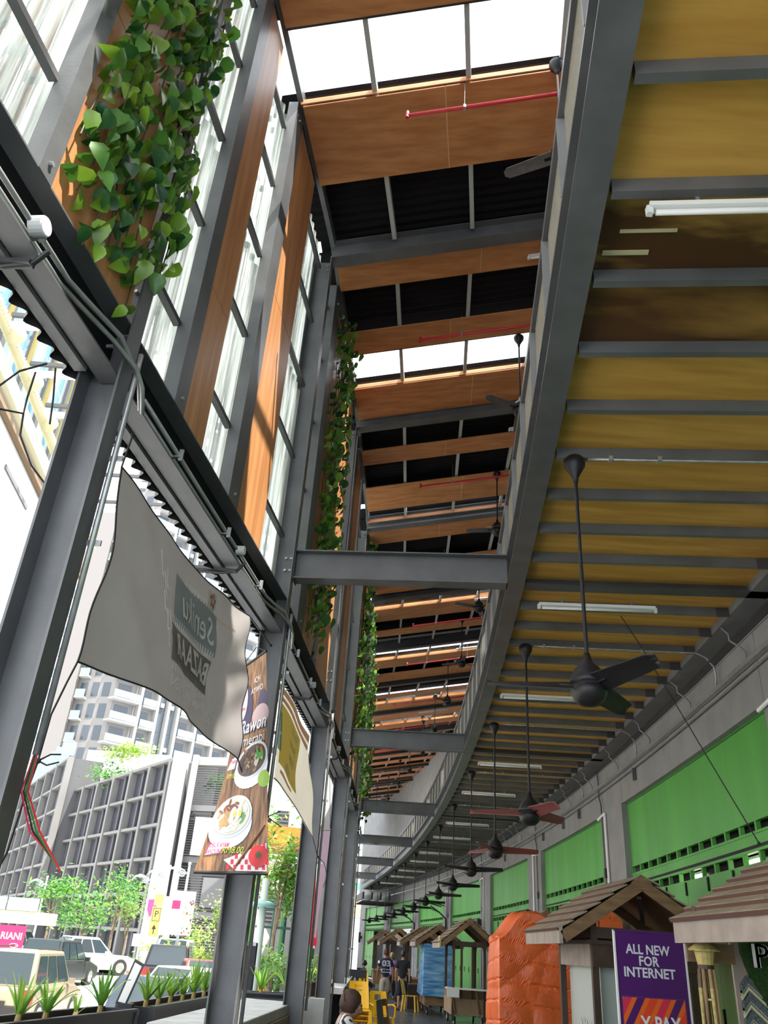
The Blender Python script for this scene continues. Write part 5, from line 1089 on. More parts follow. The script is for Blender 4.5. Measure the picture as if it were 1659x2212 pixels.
# ================================================================= OUTSIDE
def PO(az, d, z=0): a = radians(az); return Vector((d*sin(a), d*cos(a), z))
def foliage(center, rad, n, size, mats, seed, name='foliage', parent=None, flat=.5):
    R = random.Random(seed); mb = MB(); L = wloc(parent) if parent else Vector()
    cl = [(Vector(center)+Vector((R.gauss(0, .5)*rad[0], R.gauss(0, .5)*rad[1], R.gauss(0, .45)*rad[2])), R.uniform(.25, .5)) for _ in range(16)]
    for k in range(n):
        c, q = R.choice(cl); p = c+Vector((R.gauss(0, q)*rad[0]*.7, R.gauss(0, q)*rad[1]*.7, R.gauss(0, q)*rad[2]*.6))
        a = Vector((R.gauss(0, 1), R.gauss(0, 1), R.gauss(0, flat))).normalized(); b = a.cross(Vector((R.gauss(0, .4), R.gauss(0, .4), 1))).normalized(); s = size*R.uniform(.6, 1.3)
        mb.cm = R.randrange(len(mats)); mb.add([p-a*s, p-b*s*.4, p+a*s, p+b*s*.4], [(0, 1, 2, 3)])
    mb.v = [tuple(Vector(q)-L) for q in mb.v]
    return tag(mb.build(name, mats, parent), kind='stuff')
FO = [mat('foliage_light', (.20, .42, .06), .6, trans=.35), mat('foliage_mid', (.10, .30, .05), .6, trans=.35), mat('foliage_deep', (.04, .16, .04), .6, trans=.3)]
FOY = [mat('foliage_yellow', (.42, .48, .10), .6, trans=.35), FO[0], mat('foliage_pale', (.36, .48, .18), .6, trans=.35)]
BARK = mat('tree_bark', (.22, .17, .12), .9, 0, .2, 8)
def tree(label, az, d, zc, rx, rz, n, size, mats, seed, zb=-.3, trunk=True, lean=0, cat='tree', grp=None):
    b = PO(az, d, zb); t = thing('street_tree' if cat == 'tree' else 'shrub', label, cat, b, 0, grp); c = Vector((b.x, b.y, zc))
    if trunk:
        R = random.Random(seed)
        MB().tube([(0, 0, 0), (lean*.5, 0, (zc-zb)*.45), (lean, 0, zc-zb)], .05, 7, rs=[.09, .065, .03]).build('trunk', BARK, t)
        for k in range(5): MB().tube([(lean*.5, 0, (zc-zb)*R.uniform(.4, .7)), (R.uniform(-.5, .5)*rx, R.uniform(-.5, .5)*rx, zc-zb-.1), (R.uniform(-.9, .9)*rx, R.uniform(-.8, .8)*rx, zc-zb+R.uniform(-.2, .7)*rz)], .03, 5, rs=[.035, .025, .01]).build('branch', BARK, t)
    foliage(c, (rx, rx, rz), n, size, mats, seed, parent=t); return t
tree('spreading green street tree left, beside the first lamp post', -18.6, 44, 3.2, 1.1, 1.0, 900, .12, FO, 1, -.1); tree('low spreading green street tree between the first two lamp posts', -16.6, 45, 2.6, 1.5, .8, 1200, .12, FO, 2, -.1); tree('green tree just right of the second lamp post', -14.9, 47, 3.4, 1.2, 1.0, 900, .12, FO, 3, -.1)
tree('small yellowish tree with bare branches before the dark office block', -14.0, 48, 2.75, .95, .75, 520, .10, FOY, 4, -.1); tree('pale bushy tree right of the white corner column', -10.3, 44, 1.55, 1.05, 1.0, 900, .11, FOY, 5, -.3); tree('yellow-green palm-like shrub at the car park edge', -10.7, 40, .85, 1.0, .6, 800, .12, [FOY[0], FO[0]], 6, -.4, False, cat='shrub'); tree('slender pale tree left of the second column', -8.5, 40, 2.4, .55, 1.0, 420, .10, FOY, 7, -.2)
tree('tall bright green tree between the second and third columns', -5.15, 30, 4.0, .85, 1.35, 2600, .11, [FO[0], FO[1], FOY[0]], 8, -.3, lean=.05); tree('feathery green shrub below the tall tree', -4.9, 27, .8, .68, .68, 1500, .07, [FO[0], FO[1], FOY[2]], 9, -.6, True, cat='shrub'); tree('green shrub right of the third column', -2.1, 30, .85, .42, .5, 700, .07, [FO[0], FOY[2]], 10, -.3, True, cat='shrub')
tree('low clipped shrub by the orange bollards, left', -14.75, 47, .35, .5, .3, 300, .08, FO, 11, -.02, False, cat='shrub'); tree('low clipped shrub by the orange bollards, right', -13.6, 46, .4, .65, .3, 300, .08, FO, 12, -.02, False, cat='shrub')
OFF = mat('grey_concrete_fin', (.16, .157, .15), .8, 0, .06, .5); OFFD = mat('dark_tinted_window', (.035, .036, .048), .25); OFFP = mat('dark_grey_facade', (.075, .075, .08), .7); LOUV = mat('grey_louvre', (.16, .16, .165), .6); WHB = mat('white_building_wall', (.38, .375, .36), .8, 0, .04, .4); GRC = mat('grey_tower_wall', (.21, .20, .19), .85, 0, .06, .3)
BGL = mat('balcony_glass', (.20, .29, .34), .2); TWIN = mat('tower_window', (.06, .075, .09), .2); CRE = mat('cream_wall', (.62, .58, .38), .8)
def facade(t, A, B, z0, z1, nb, nf, fin=.35, pane=2, top=True):
    """dark wall with a grid of proud fins and rails, a framed window in every cell"""
    A = Vector(A); B = Vector(B); L = wloc(t); d = (B-A); W = d.length; d.normalize(); n = Vector((d.y, -d.x, 0))
    if n.dot(A) > 0: n = -n
    q = lambda s, o, z: A+d*s+n*o+Vector((0, 0, z))-L
    Z = Vector((0, 0, 1)); m = MB(); m.add([q(0, 0, z0), q(W, 0, z0), q(W, 0, z1), q(0, 0, z1)]+[q(0, -3, z0), q(W, -3, z0), q(W, -3, z1), q(0, -3, z1)], [(0, 1, 2, 3), (4, 7, 6, 5), (3, 2, 6, 7), (0, 3, 7, 4), (1, 5, 6, 2)]); m.build('wall', OFFP, t)
    for i in range(nb+1): MB().prism([(-fin/2, 0), (fin/2, 0), (fin/2, .5), (-fin/2, .5)], q(W*i/nb, 0, z0), q(W*i/nb, 0, z1), d, n).build('fin', OFF, t)
    H = (z1-z0)/nf
    for k in range(nf+1): MB().prism([(0, -.09), (.42, -.09), (.42, .09), (0, .09)], q(0, 0, z0+k*H), q(W, 0, z0+k*H), n, Z).build('rail', OFF, t)
    for i in range(nb):
        for k in range(nf):
            a, b = W*(i/nb)+fin/2+.06, W*(i+1)/nb-fin/2-.06
            MB().add([q(a, .04, z0+k*H+.22), q(b, .04, z0+k*H+.22), q(b, .04, z0+(k+1)*H-.2), q(a, .04, z0+(k+1)*H-.2)], [(0, 1, 2, 3)]).build('window', OFFD, t)
            c = (a+b)/2; MB().beam(q(c, .12, z0+k*H+.1), q(c, .12, z0+(k+1)*H-.1), .16, .12, n).build('mullion', OFFP, t)
t = thing('office_building', 'dark office block with a grid of grey fins and a white corner column', 'building', (-15, 64, 0))
facade(t, (-12.4, 54.2, 0), (-24.3, 71.2, 0), -.2, 11.7, 6, 6)
C0 = Vector((-11.95, 53.7, 0))
for (a, b, h, m) in (((-12.5, 54.0), (-11.55, 53.4), 11.95, WHB), ((-11.2, 53.5), (-10.85, 53.2), 11.95, WHB)):
    MB().beam(Vector((*a, -.2))-wloc(t), Vector((*b, -.2))-wloc(t), .9, .1).build('plinth', m, t); MB().bb(Vector((a[0], b[1], -.2))-wloc(t), Vector((b[0], a[1], h))-wloc(t)).build('corner_column', m, t)
L = wloc(t); RA, RB = Vector((-11.2, 54.0, 0)), Vector((-5.2, 52.6, 0))
MB().prism([(-.2, -.2), (.2, -.2), (.2, 11.9), (-.2, 11.9)], RA-L+Vector((0, 3, 0)), RB-L+Vector((0, 3, 0)), Vector((0, 1, 0)), Vector((0, 0, 1))).build('wall', OFFP, t)
MB().prism([(-.3, 11.4), (.3, 11.4), (.3, 11.9), (-.3, 11.9)], RA-L, RB-L, Vector((0, 1, 0)), Vector((0, 0, 1))).build('frame_head', WHB, t)
for k, z in enumerate((8.6, 5.6, 2.6, -.2)):
    MB().prism([(-.2, z), (.2, z), (.2, z+.35), (-.2, z+.35)], RA-L, RB-L, Vector((0, 1, 0)), Vector((0, 0, 1))).build('floor_band', LOUV, t)
    for j in range(18):
        zz = z+.35+j*(2.6/18); MB().beam(RA-L+Vector((0, .3, zz)), RB-L+Vector((0, .3, zz)), .08, .055).build('louvre', LOUV, t)
MB().bb(Vector((-10.4, 53.2, 6.0))-L, Vector((-9.2, 53.4, 8.2))-L).build('pale_panel', WHB, t); MB().bb(Vector((-9.3, 53.0, 3.2))-L, Vector((-7.6, 53.1, 4.8))-L).build('louvre_window', LOUV, t)
foliage((-9.5, 54.3, 10.4), (1.2, .4, .5), 400, .12, FO, 21, 'terrace_plants', t); foliage((-21, 67.3, 12.6), (1.6, .6, .6), 500, .14, FO, 22, 'terrace_plants', t); foliage((-17.5, 63.5, 11.9), (2.2, .6, .6), 600, .14, FO, 24, 'terrace_plants', t)
foliage((-19.2, 66.5, 14.4), (1.7, 1, 1.0), 900, .16, [FOY[0], FO[0]], 23, 'roof_tree', t)
MB().bb(Vector((-24, 71, 11.5))-L, Vector((-17, 74, 15.2))-L).build('roof_wall', WHB, t)
t = thing('office_building', 'second dark gridded office wing behind the first column', 'building', (-30, 85, 0)); facade(t, (-24.6, 69.8, 0), (-43, 103, 0), -.2, 14.2, 8, 7)
for k in range(14): MB().bb((5.3-1.3*k, -15.2+2.35*k, 14.4), (5.3-1.3*k-1.15, -15.1+2.35*k, 15.5)).build('balustrade_pane', BGL, t)
# apartment tower
t = thing('apartment_tower', 'tall pale apartment tower with balconies behind the grey banner', 'building', PO(-15, 122)); L = wloc(t)
A = PO(-17.9, 118); B = PO(-8.6, 131); d = (B-A).normalized(); W = (B-A).length; n = Vector((d.y, -d.x, 0)); n = -n if n.dot(A) > 0 else n
q = lambda s, o, z: A+d*s+n*o+Vector((0, 0, z))-L
Z = Vector((0, 0, 1)); FH = 3.05; Z0 = 12; NF = 23
def slab(s0, s1, o0, o1, z0, z1, m, nm): return MB().prism([(o0, z0), (o1, z0), (o1, z1), (o0, z1)], q(s0, 0, 0), q(s1, 0, 0), n, Z).build(nm, m, t)
slab(0, W, -8, 0, 0, Z0+NF*FH, GRC, 'wall')
bays = [(0.2, 3.6, 'b'), (4.4, 6.6, 'b'), (7.3, 8.6, 'd'), (9.0, 10.2, 'd'), (10.9, 13.6, 'b'), (14.3, 17, 'b'), (17.6, 20.3, 'b'), (20.9, W-.3, 'b')]
for a in (4.0, 6.9, 8.8, 10.5, 13.9, 17.3, 20.6): slab(a-.2, a+.2, 0, .9, 0, Z0+NF*FH, WHB, 'fin')
for k in range(NF):
    z = Z0+k*FH
    for s0, s1, ty in bays:
        if ty == 'd':
            slab(s0, s1, .02, .06, z+.05, z+FH-.05, TWIN, 'window')
            if k % 2 == 0: slab(s0+.25, s0+.85, .1, .5, z+.5, z+1.1, WHB, 'air_conditioner')
            continue
        e = 1.5 if s0 < 1 else 1.0
        slab(s0+.3, s0+(s1-s0)*.72, .02, .06, z+.35, z+2.35, TWIN, 'window'); slab(s0-(.9 if s0 < 1 else 0), s1, 0, e, z-.22, z, WHB, 'balcony_slab')
        slab(s0-(.9 if s0 < 1 else 0), s1, e-.08, e-.03, z+.08, z+1.05, BGL, 'balcony_glass')
# left return of the tower: narrow balconies and the blank shaft
A2 = PO(-21.6, 123); q2 = lambda f, o, z: A.lerp(A2, f)+Vector((0, 0, z))-L+Vector((0, -o, 0))
def slab2(f0, f1, o0, o1, z0, z1, m, nm): return MB().prism([(o0, z0), (o1, z0), (o1, z1), (o0, z1)], q2(f0, 0, 0), q2(f1, 0, 0), Vector((0, -1, 0)), Z).build(nm, m, t)
slab2(0, 1.02, -6, 0, 0, 61, GRC, 'wall'); slab2(0, .5, -6, .02, 60, Z0+NF*FH, GRC, 'wall'); slab2(.63, .96, 0, 1.2, 0, 61, mat('blank_shaft', (.20, .185, .175), .85), 'shaft')
for k in range(NF):
    z = Z0+k*FH
    if z < 58:
        for f0, f1 in ((.44, .60), (.99, 1.08)): slab2(f0, f1, 0, 1.3, z-.22, z, WHB, 'balcony_slab'); slab2(f0, f1, 1.2, 1.25, z+.05, z+1.0, BGL, 'balcony_glass'); slab2(f0+.02, f1-.02, .02, .06, z+.3, z+2.2, TWIN, 'window')
    slab2(.08, .20, .02, .06, z+.3, z+2.3, TWIN, 'window'); slab2(.27, .38, .02, .06, z+.3, z+2.3, TWIN, 'window')
for k in range(18): slab(W*k/18+.1-2, W*(k+1)/18-2, 2.4, 2.45, Z0-3.2, Z0-1.9, BGL, 'balustrade_pane')
slab(-4, W, 0, 2.5, Z0-4.5, Z0-3.2, WHB, 'podium_edge')
# cream building with rope moulding and glass atrium, far left
t = thing('cream_building', 'cream building with rope moulding and yellow-ribbed glass front, upper left', 'building', (-11.2, 21, 0)); L = wloc(t)
RD = Vector((-.121, .993, 0)); RO = Vector((-10.70, 16.9, 0)); RN = Vector((.993, .121, 0)); zr_ = 15.7
r = lambda s, o, z: RO+RD*s+RN*o+Vector((0, 0, z))-L
MB().prism([(0, -1.2), (-2.5, -1.2), (-2.5, 15.2), (0, 15.2)], r(-16, 0, 0), r(13.4, 0, 0), RN, Z).build('wall', mat('white_wall', (.75, .74, .70), .8), t)
MB().prism([(0, 14.3), (.30, 14.5), (.30, 15.0), (.1, 15.3), (0, 15.3)], r(-16, 0, 0), r(13.4, 0, 0), RN, Z).build('cornice', CRE, t); MB().prism([(.02, 14.1), (.2, 14.1), (.2, 14.3), (.02, 14.3)], r(-16, 0, 0), r(13.4, 0, 0), RN, Z).build('cornice_shadow', mat('brown_shadow', (.22, .15, .09), .8), t)  # brown strip stands in for the shadow line below the cornice
hel = [r(-8+s*.05, .28+.05*cos(s*.9), zr_-.15+.05*sin(s*.9)) for s in range(0, 428)]
MB().tube([r(-16, .28, zr_-.15), r(13.4, .28, zr_-.15)], .14, 10).build('rope_moulding', CRE, t, smooth=True)
for s in range(0, 140): MB().tube([r(-8+s*.15, .28-.13, zr_-.2), r(-8+s*.15+.05, .28+.14, zr_-.2), r(-8+s*.15+.10, .28+.13, zr_-.05)], .035, 5).build('rope_strand', CRE, t) if s % 1 == 0 else None
for sx, z0, l in ((3.2, 13.2, 2.6), (7.4, 12.2, 2.4), (-1, 11.0, 2.4)): MB().bb(Vector((0, 0, 0)), Vector((0, 0, 0.001))) and MB().prism([(0, z0), (.05, z0), (.05, z0+.13), (0, z0+.13)], r(sx, 0, 0), r(sx+l, 0, 0), RN, Z).build('wall_slot', LOUV, t)
YT = mat('yellow_tube', (.55, .44, .16), .5); ATG = glass('blue_atrium_glass', (.38, .56, .66), .35)
ATB = mat('sky_blue_glass_panel', (.16, .30, .40), .12)
for k in range(8):
    s = -4.2+2.12*k
    MB().lathe([(.02, -.35), (.2, -.2), (.30, .0), (.28, .1), (.1, .16)], r(s, .42, zr_-.1), 14).build('rope_boss', CRE, t, smooth=True)
    MB().tube([r(s, .1, zr_), r(s, .1, zr_+11)], .075, 10).build('yellow_tube', YT, t, smooth=True); MB().beam(r(s-.55, -.6, zr_-.6), r(s-.55, -.6, zr_+11), .12, .25).build('mullion', OFFP, t)
    MB().tube([r(s, .4, zr_+.0), r(s, .75, zr_+.05)], .05, 6).build('floodlight', LOUV, t)
    for j in range(2): MB().beam(r(s, .1, zr_+.2+4.2*j), r(s+.1, 3.2, zr_+.5+4.2*j), .09, .2).build('white_outrigger', WHITEM, t); MB().beam(r(s, .1, zr_+.55+4.2*j), r(s+.1, 3.2, zr_+.85+4.2*j), .1, .12).build('outrigger_rail', OFFP, t)
    for j in range(6): MB().add([r(s+.03, -.75, zr_-.5+1.9*j), r(s+2.09, -.75, zr_-.5+1.9*j), r(s+2.09, -.75, zr_+1.37+1.9*j), r(s+.03, -.75, zr_+1.37+1.9*j)], [(0, 1, 2, 3)]).build('glass_pane', ATB, t)
# small shop with pink sign
t = thing('shop_kiosk', 'white shop kiosk with a pink lettered sign at the left frame edge', 'kiosk', PO(-20.65, 30, -.35)); PKS = mat('pink_sign', (.55, .02, .12), .5)
MB().bb((-2.2, 0, 0), (.62, 1.5, 1.2)).build('wall', WHB, t); MB().bb((-2.2, -.2, 2.0), (.85, 1.5, 2.35)).build('fascia', mat('cream_fascia', (.62, .58, .42), .7), t)
for k in range(3): MB().bb((-2.2+1.0*k, -.22, 2.36), (-1.25+1.0*k, -.18, 2.72)).build('glass_canopy', mat('green_glass', (.35, .50, .45), .2) if k == 0 else MT['green_glass'], t)
MB().bb((-.35, -.35, 1.28), (.60, -.3, 1.95)).build('sign_board', PKS, t); text('ARIANI', .26, WHITE, t, Vector((.13, -.352, 1.66)), (1, 0, 0), (0, 0, 1), .002, wmax=.82, bold=.015)
MB().tube([(.35+.13*cos(a*pi/8), -.353, 1.42+.05*sin(a*pi/8)) for a in range(17)], .008, 4).build('sign_oval', WHITE, t); MB().tube([(.25, -.354, 1.42), (.45, -.354, 1.42)], .006, 4).build('sign_underline', WHITE, t)
MB().prism([(0, 0), (1.1, -.25), (1.1, -.22), (0, .03)], (-2.2, -.2, 1.25), (.1, -.2, 1.25), Vector((0, -1, 0)), Vector((0, 0, 1))).build('awning', WHB, t)
# street lamps
LPM = mat('pale_blue_pole', (.45, .50, .55), .4, .2)
LAB = ['far left, nearest the kiosk', 'behind the beige car', 'with a pink pennant', 'carrying the yellow parking sign', 'carrying the white and red banner']
for i, (az, d, zt, zb) in enumerate([(-19.3, 50, 3.9, -.05), (-15.9, 45, 3.95, -.05), (-13.15, 42, 4.1, -.05), (-12.15, 37, 4.05, -.2), (-10.95, 36, 4.15, -.25)]):
    if i == 1: continue
    b = PO(az, d, zb); t = thing('street_lamp', 'pale street lamp with a curled head, '+LAB[i], 'street lamp', b, 0, 'curled street lamps'); h = zt-zb
    MB().tube([(0, 0, 0), (0, 0, h)], .055, 8, rs=[.07, .045]).build('pole', LPM, t, smooth=True); MB().ball((0, 0, h+.05), .07, 8, 6).build('finial', LPM, t)
    sp = [(-.25-.16*(1-k/26)*cos(k*.55), 0, h-.32+.16*(1-k/26)*sin(k*.55)) for k in range(22)]; MB().tube([(0, 0, h-.3)]+sp, .028, 6).build('curl', LPM, t, smooth=True)
    MB().tube([(-.3, 0, h-.18), (-.55, 0, h-.12), (-.75, 0, h-.18), (-.9, 0, h-.34)], .05, 6, rs=[.06, .065, .04, .01]).build('lamp_blade', WHITEM, t, smooth=True)
    if i == 2: MB().add([(.05, -.02, h-1.1), (.5, -.02, h-1.05), (.42, -.02, h-1.65), (.2, -.02, h-1.8), (.05, -.02, h-1.5)], [(0, 1, 2, 3, 4)]).build('pennant', mat('pink_pennant', (.45, .05, .20), .6), t); MB().bb((-.35, -.05, h-3.0), (.0, .0, h-2.5)).build('notice_plate', WHB, t)
    if i == 3:
        YP = mat('parking_yellow', (.78, .60, .12), .5); MB().bb((-.40, -.05, h-2.5), (-.02, -.02, h-1.45)).build('parking_sign', YP, t); MB().bb((-.38, -.05, h-1.4), (-.02, -.02, h-1.0)).build('upper_sign', YP, t); MB().bb((.04, -.05, h-2.45), (.32, -.02, h-1.05)).build('white_sign', WHITEM, t)
        text('P', .34, BLACK, t, Vector((-.2, -.053, h-1.72)), (1, 0, 0), (0, 0, 1), .002)
        for a, b_ in (((-.34, h-1.5), (-.06, h-1.5)), ((-.06, h-1.5), (-.06, h-1.95)), ((-.06, h-1.95), (-.34, h-1.95)), ((-.34, h-1.95), (-.34, h-1.5))): MB().beam((a[0], -.055, a[1]), (b_[0], -.055, b_[1]), .015, .015, (0, 1, 0)).build('sign_box_line', BLACK, t)
        MB().add([(-.23, -.055, h-2.42), (-.19, -.055, h-2.42), (-.19, -.055, h-2.25), (-.12, -.055, h-2.25), (-.21, -.055, h-2.08), (-.30, -.055, h-2.25), (-.23, -.055, h-2.25)], [tuple(range(7))]).build('sign_arrow', BLACK, t)
        MB().bb((-.1, -.06, h-3.5), (.08, -.02, h-3.1)).build('small_notice', mat('orange_notice', (.75, .25, .05), .6), t)
    if i == 4:
        MB().bb((-.45, -.04, h-2.5), (-.04, -.02, h-.95)).build('white_banner', WHITEM, t); MB().bb((.04, -.04, h-2.5), (.45, -.02, h-.95)).build('printed_banner', WHITEM, t); MB().bb((-.42, -.05, h-1.6), (-.1, -.04, h-1.3)).build('banner_print', PKS, t)
        R = random.Random(3)
        for k in range(26): x, z = R.uniform(.06, .40), R.uniform(h-2.45, h-1.3); MB().bb((x, -.052, z), (x+R.uniform(.03, .08), -.042, z+R.uniform(.03, .1))).build('banner_print', R.choice([RED, PKS, GREEN, BLT, YEL2]), t)
        MB().bb((-.25, -.06, h-3.7), (.1, -.02, h-3.2)).build('blue_notice', mat('blue_notice', (.05, .15, .45), .6), t)
for i, (az, d) in enumerate([(-14.9, 44), (-14.5, 43.5), (-13.55, 43), (-13.0, 42.5)]):
    t = thing('bollard', 'orange bollard at the car park edge, '+['first from the left', 'second from the left', 'third from the left', 'rightmost'][i], 'bollard', PO(az, d, 0), 0, 'orange bollards'); MB().tube([(0, 0, -.3), (0, 0, .62)], .06, 8).build('post', mat('orange_bollard_paint', (.75, .22, .05), .5) if i == 0 else MT['orange_bollard_paint'], t); MB().tube([(0, 0, .45), (0, 0, .52)], .063, 8).build('reflective_band', WHITEM, t)
    if i < 3:
        e = PO([-14.5, -13.55, -13.0][i], [43.5, 43, 42.5][i])-PO(az, d); MB().tube([(0, 0, .58), e*.5+Vector((0, 0, .45)), e+Vector((0, 0, .58))], .015, 5).build('chain', YEL2, t)
# cars
GLS = mat('car_glass', (.03, .045, .055), .08); TL = mat('tail_lamp_red', (.65, .015, .02), .25); CHR = mat('bright_trim', (.6, .6, .6), .2, .8)
def car(label, loc, rz, L_, W_, H_, paint, kind='sedan'):
    t = thing('car', label, 'car', loc, rz); h2 = L_/2; wb = .50 if kind == 'suv' else .46
    zw = H_*.56; g = .22
    body = [(-h2, g+.12), (-h2-.0, zw*.95), (-h2+.12, zw), (h2-.5, zw*.97) if kind == 'sedan' else (h2-.9, zw), (h2-.1, zw*.80), (h2, zw*.55), (h2, g+.1), (h2-.2, g), (-h2+.2, g)]
    b = MB(); b.prism(body, (-W_/2, 0, 0), (W_/2, 0, 0), Vector((0, 1, 0)), Vector((0, 0, 1))); b.build('body', paint, t, bev=.07)
    r0 = -h2+(.06 if kind == 'suv' else (.75 if kind == 'sedan' else .1)); r1 = h2-1.15
    y0, y1, y2, y3 = r0, r0+(.28 if kind != 'sedan' else .55), r1-.75, r1
    wt = W_/2-.16; wbm = W_/2-.04; cv = [(-wbm, y0, zw-.02), (wbm, y0, zw-.02), (wbm, y3, zw-.02), (-wbm, y3, zw-.02), (-wt, y1, H_), (wt, y1, H_), (wt, y2, H_), (-wt, y2, H_)]
    MB().add(cv, [(0, 1, 5, 4), (1, 2, 6, 5), (2, 3, 7, 6), (3, 0, 4, 7), (4, 5, 6, 7), (0, 3, 2, 1)]).build('cabin', paint, t, bev=.05)
    V = [Vector(c) for c in cv]
    def win(a, b_, c, d_, nm, k=.1, o=.012):
        P_ = [V[a], V[b_], V[c], V[d_]]; ce = sum(P_, Vector())/4; nr = (P_[1]-P_[0]).cross(P_[2]-P_[0]).normalized(); nr = nr if nr.dot(ce-Vector((0, 0, .7))) > 0 else -nr
        MB().add([p.lerp(ce, k)+nr*o for p in P_], [(0, 1, 2, 3)]).build(nm, GLS, t)
    win(0, 1, 5, 4, 'rear_window', .14); win(2, 3, 7, 6, 'windscreen', .1)
    for s, (a, b_, c, d_) in ((1, (1, 2, 6, 5)), (-1, (0, 3, 7, 4))):
        A_, B_, C_, D_ = V[a], V[b_], V[c], V[d_]
        for f0, f1 in ((.06, .32), (.35, .62), (.65, .94)):
            P_ = [A_.lerp(B_, f0), A_.lerp(B_, f1), D_.lerp(C_, f1), D_.lerp(C_, f0)]; P_ = [P_[0].lerp(P_[3], .1), P_[1].lerp(P_[2], .1), P_[1].lerp(P_[2], .86), P_[0].lerp(P_[3], .86)]
            MB().add([p+Vector((s*.012, 0, .004)) for p in P_], [(0, 1, 2, 3)]).build('side_window', GLS, t)
        for yy in (-h2+.75, h2-.8):
            w = MB().tube([(s*(W_/2-.19), yy, .32), (s*(W_/2+.015), yy, .32)], .33, 18).build('wheel', TYRE, t); MB().tube([(s*(W_/2-.02), yy, .32), (s*(W_/2+.025), yy, .32)], .2, 12).build('hub_cap', CHR, w)
        MB().bb((s*(W_/2-.28), -h2-.02, zw*.62), (s*(W_/2+.012), -h2+.14, zw*.93)).build('tail_lamp', TL, t); MB().bb((s*(W_/2-.35), h2-.12, zw*.55), (s*(W_/2+.01), h2+.005, zw*.72)).build('headlamp', WHITEM, t)
        MB().bb((s*(W_/2), r1-.45, zw), (s*(W_/2+.16), r1-.3, zw+.13)).build('wing_mirror', paint, t)
    MB().bb((-W_/2+.05, -h2-.06, g+.1), (W_/2-.05, -h2+.05, g+.34)).build('bumper', paint if kind != 'suv' else BLACK, t, bev=.03); MB().bb((-.26, -h2-.07, zw*.55), (.26, -h2-.01, zw*.55+.12)).build('number_plate', BLACK, t)
    if kind == 'suv':
        for s in (-1, 1): MB().tube([(s*(wt-.05), y1+.1, H_+.05), (s*(wt-.05), y2-.1, H_+.05)], .02, 6).build('roof_rail', BLACK, t)
    return t
def cm(n, c): return mat(n, c, .25, .3)
car('beige four-wheel-drive car with red tail lamps at the left edge', (-8.55, 24.9, gz(-8.5, 25)-.05), 0, 4.2, 1.72, 1.72, cm('beige_car_paint', (.34, .30, .21)), 'suv')
car('dark hatchback with open boot beyond the beige car', (-10.95, 34.6, gz(-11, 34.6)), -.1, 3.9, 1.66, 1.5, cm('dark_car_paint', (.03, .035, .04)), 'hatch'); car('white saloon parked beyond the dark hatchback', (-11.7, 40.2, gz(-11, 40)), -.9, 4.3, 1.7, 1.42, cm('white_car_paint', (.72, .72, .72)), 'sedan')
car('silver hatchback at the back of the left car row', (-15.3, 41.5, gz(-15, 41)), -.2, 3.8, 1.66, 1.5, cm('silver_car_paint', (.42, .44, .46)), 'hatch'); car('dark blue car behind the pandan planter, left of the second column', (-4.75, 22.5, gz(-4.7, 22)), .05, 4.2, 1.7, 1.45, cm('dark_blue_car_paint', (.035, .05, .085)), 'sedan')
car('black hatchback with red tail lamps left of the second column', (-6.9, 35.2, gz(-6, 35)), .1, 3.9, 1.68, 1.55, cm('black_car_paint', (.02, .02, .024)), 'hatch'); car('small white hatchback with red lamps beyond the black one', (-7.9, 41.5, 0), .0, 3.6, 1.62, 1.5, MT['white_car_paint'], 'hatch')
car('red car half hidden behind the second column', (-4.9, 30.6, gz(-5.2, 30.6)), .3, 4.0, 1.68, 1.4, cm('red_car_paint', (.5, .06, .05)), 'sedan'); car('pale silver saloon between the second and third columns', (-4.6, 27.2, gz(-4.3, 27.2)-.05), -.5, 4.4, 1.72, 1.42, cm('pale_blue_car_paint', (.50, .56, .62)), 'sedan')
t = thing('motorcycle', 'parked motorcycle before the white corner column', 'motorcycle', PO(-12.0, 44, -.02), .8)
for yy in (-.6, .6): MB().tube([(-.05, yy, .28), (.05, yy, .28)], .28, 16).build('wheel', TYRE, t)
MB().prism([(-.7, .5), (-.2, .72), (.25, .62), (.55, .85), (.6, .8), (.3, .3), (-.3, .3)], (-.1, 0, 0), (.1, 0, 0), Vector((0, 1, 0)), Vector((0, 0, 1))).build('body', RED, t, bev=.03); MB().bb((-.14, -.7, .7), (.14, .1, .8)).build('seat', BLACK, t, bev=.03); MB().tube([(-.32, .5, 1.0), (0, .58, .95), (.32, .5, 1.0)], .018, 6).build('handlebar', CHR, t); MB().tube([(0, .58, .95), (0, .62, .28)], .03, 6).build('fork', CHR, t)
# mid distance between the second and third columns
ORC = mat('orange_canopy_sheet', (.72, .20, .035), .5, 0, .06, 4); t = thing('orange_canopy', 'orange ribbed canopy above the trees between the columns', 'canopy', PO(-5, 38, 0)); L = wloc(t); a, b = PO(-7.2, 37.2), PO(-2.2, 39)
for k in range(30): MB().bb(Vector((0, 0, 0)), Vector((.001, 0, 0))) and MB().beam(a.lerp(b, k/30)-L+Vector((0, 0, 5.75)), a.lerp(b, (k+.94)/30)-L+Vector((0, 0, 5.78)), .12, .78).build('canopy_rib', ORC, t)
MB().beam(a-L+Vector((0, 1.5, 5.3)), b-L+Vector((0, 1.5, 5.3)), 3, .1).build('canopy_soffit', mat('red_soffit', (.50, .07, .03), .6), t)
for f in (.1, .5, .9): MB().tube([a.lerp(b, f)-L+Vector((0, .5, -.2)), a.lerp(b, f)-L+Vector((0, .5, 5.4))], .12, 8).build('canopy_post', GREEND, t)
t = thing('white_building', 'white building with dark louvred windows behind the orange canopy', 'building', PO(-4, 50, 0)); L = wloc(t); a, b = PO(-7.4, 49), PO(-1.2, 51)
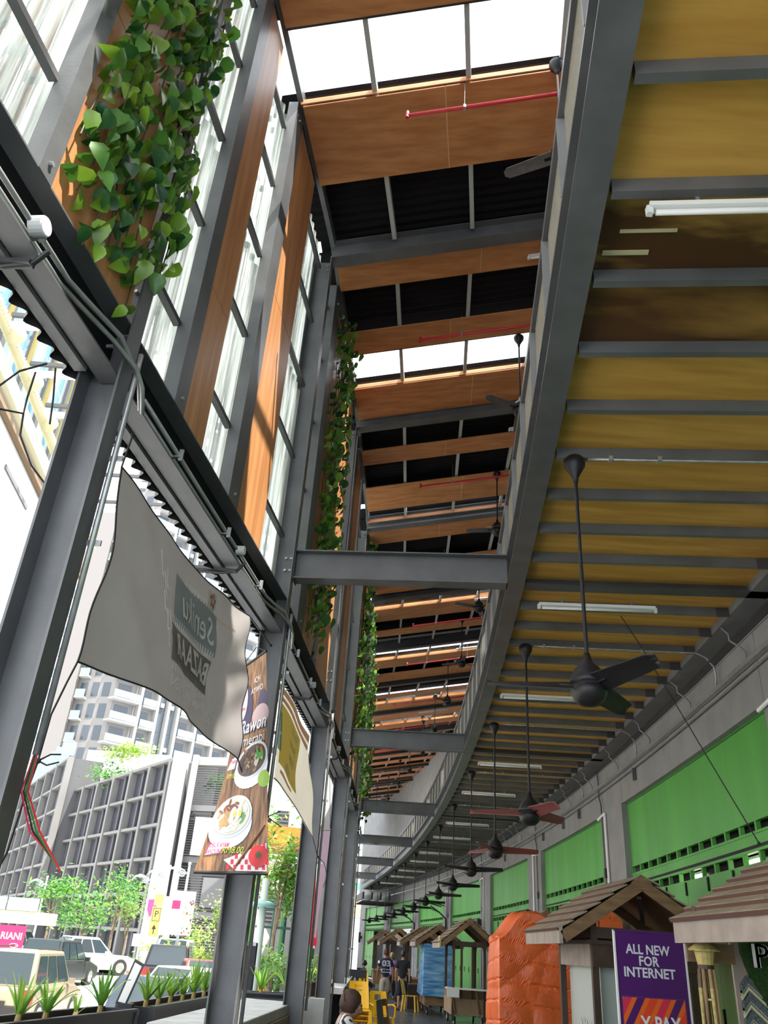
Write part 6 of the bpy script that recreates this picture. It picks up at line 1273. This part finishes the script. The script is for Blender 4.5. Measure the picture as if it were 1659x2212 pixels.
MB().prism([(0, -.3), (2, -.3), (2, 12), (0, 12)], a-L, b-L, Vector((0, 1, 0)), Vector((0, 0, 1))).build('wall', WHB, t)
for f in (.28, .62):
    for z in (6.9, 2.6): 
        c = a.lerp(b, f)-L+Vector((0, -.05, z)); MB().box(c+Vector((0, .02, .7)), (1.15, .06, 1.5)).build('window', OFFD, t)
        for j in range(7): MB().box(c+Vector((0, -.04, .08+j*.2)), (1.1, .05, .05)).build('louvre', LOUV, t)
t = thing('green_pergola', 'dark green steel pergola below the tall tree', 'pergola', PO(-4.5, 33, 0)); L = wloc(t)
GRS = mat('dark_green_steel', (.02, .09, .07), .5)
for az in (-5.9, -5.2, -4.5, -3.9, -3.2): MB().tube([PO(az, 33, -.3)-L, PO(az, 33, 3.3)-L], .07, 8).build('post', GRS, t)
for z in (3.3, 3.05, 2.7, 2.1): MB().beam(PO(-6.3, 33, z)-L, PO(-2.9, 33, z)-L, .12, .08).build('rail', GRS, t)
t = thing('lamp_column', 'pale round lamp column beside the black panel', 'lamp column', PO(-5.98, 22, -.75)); MB().tube([(0, 0, 0), (0, 0, 3.75)], .1, 10, rs=[.12, .085]).build('column', mat('pale_green_column', (.50, .58, .54), .5), t, smooth=True); MB().lathe([(.32, 3.12), (.36, 3.16), (.2, 3.24), (.1, 3.26)], n=16).build('lamp_disc', mat('teal_lamp', (.25, .45, .42), .4), t, smooth=True)
t = thing('loudspeaker', 'tall black loudspeaker standing right of the second column', 'loudspeaker', PO(-6.52, 15.5, -.92)); MB().bb((-.13, 0, .0), (.13, .12, .12)).build('foot', BLACK, t, bev=.01); MB().bb((-.13, 0, .12), (.13, .12, 2.52)).build('cabinet', mat('matt_black', (.012, .012, .02), .6), t, bev=.015)
t = thing('far_building', 'pale building with a green band seen past the end of the arcade', 'building', (1, 92, 0)); MB().bb((-8, 0, -.3), (9, 5, 9.2)).build('wall', WHB, t); MB().bb((-8, -.1, 7.0), (9, 0, 7.6)).build('green_band', mat('green_trim', (.10, .35, .20), .6), t); MB().bb((-8, -.1, 4.4), (9, 0, 6.5)).build('tan_band', mat('tan_band', (.45, .32, .18), .7), t)
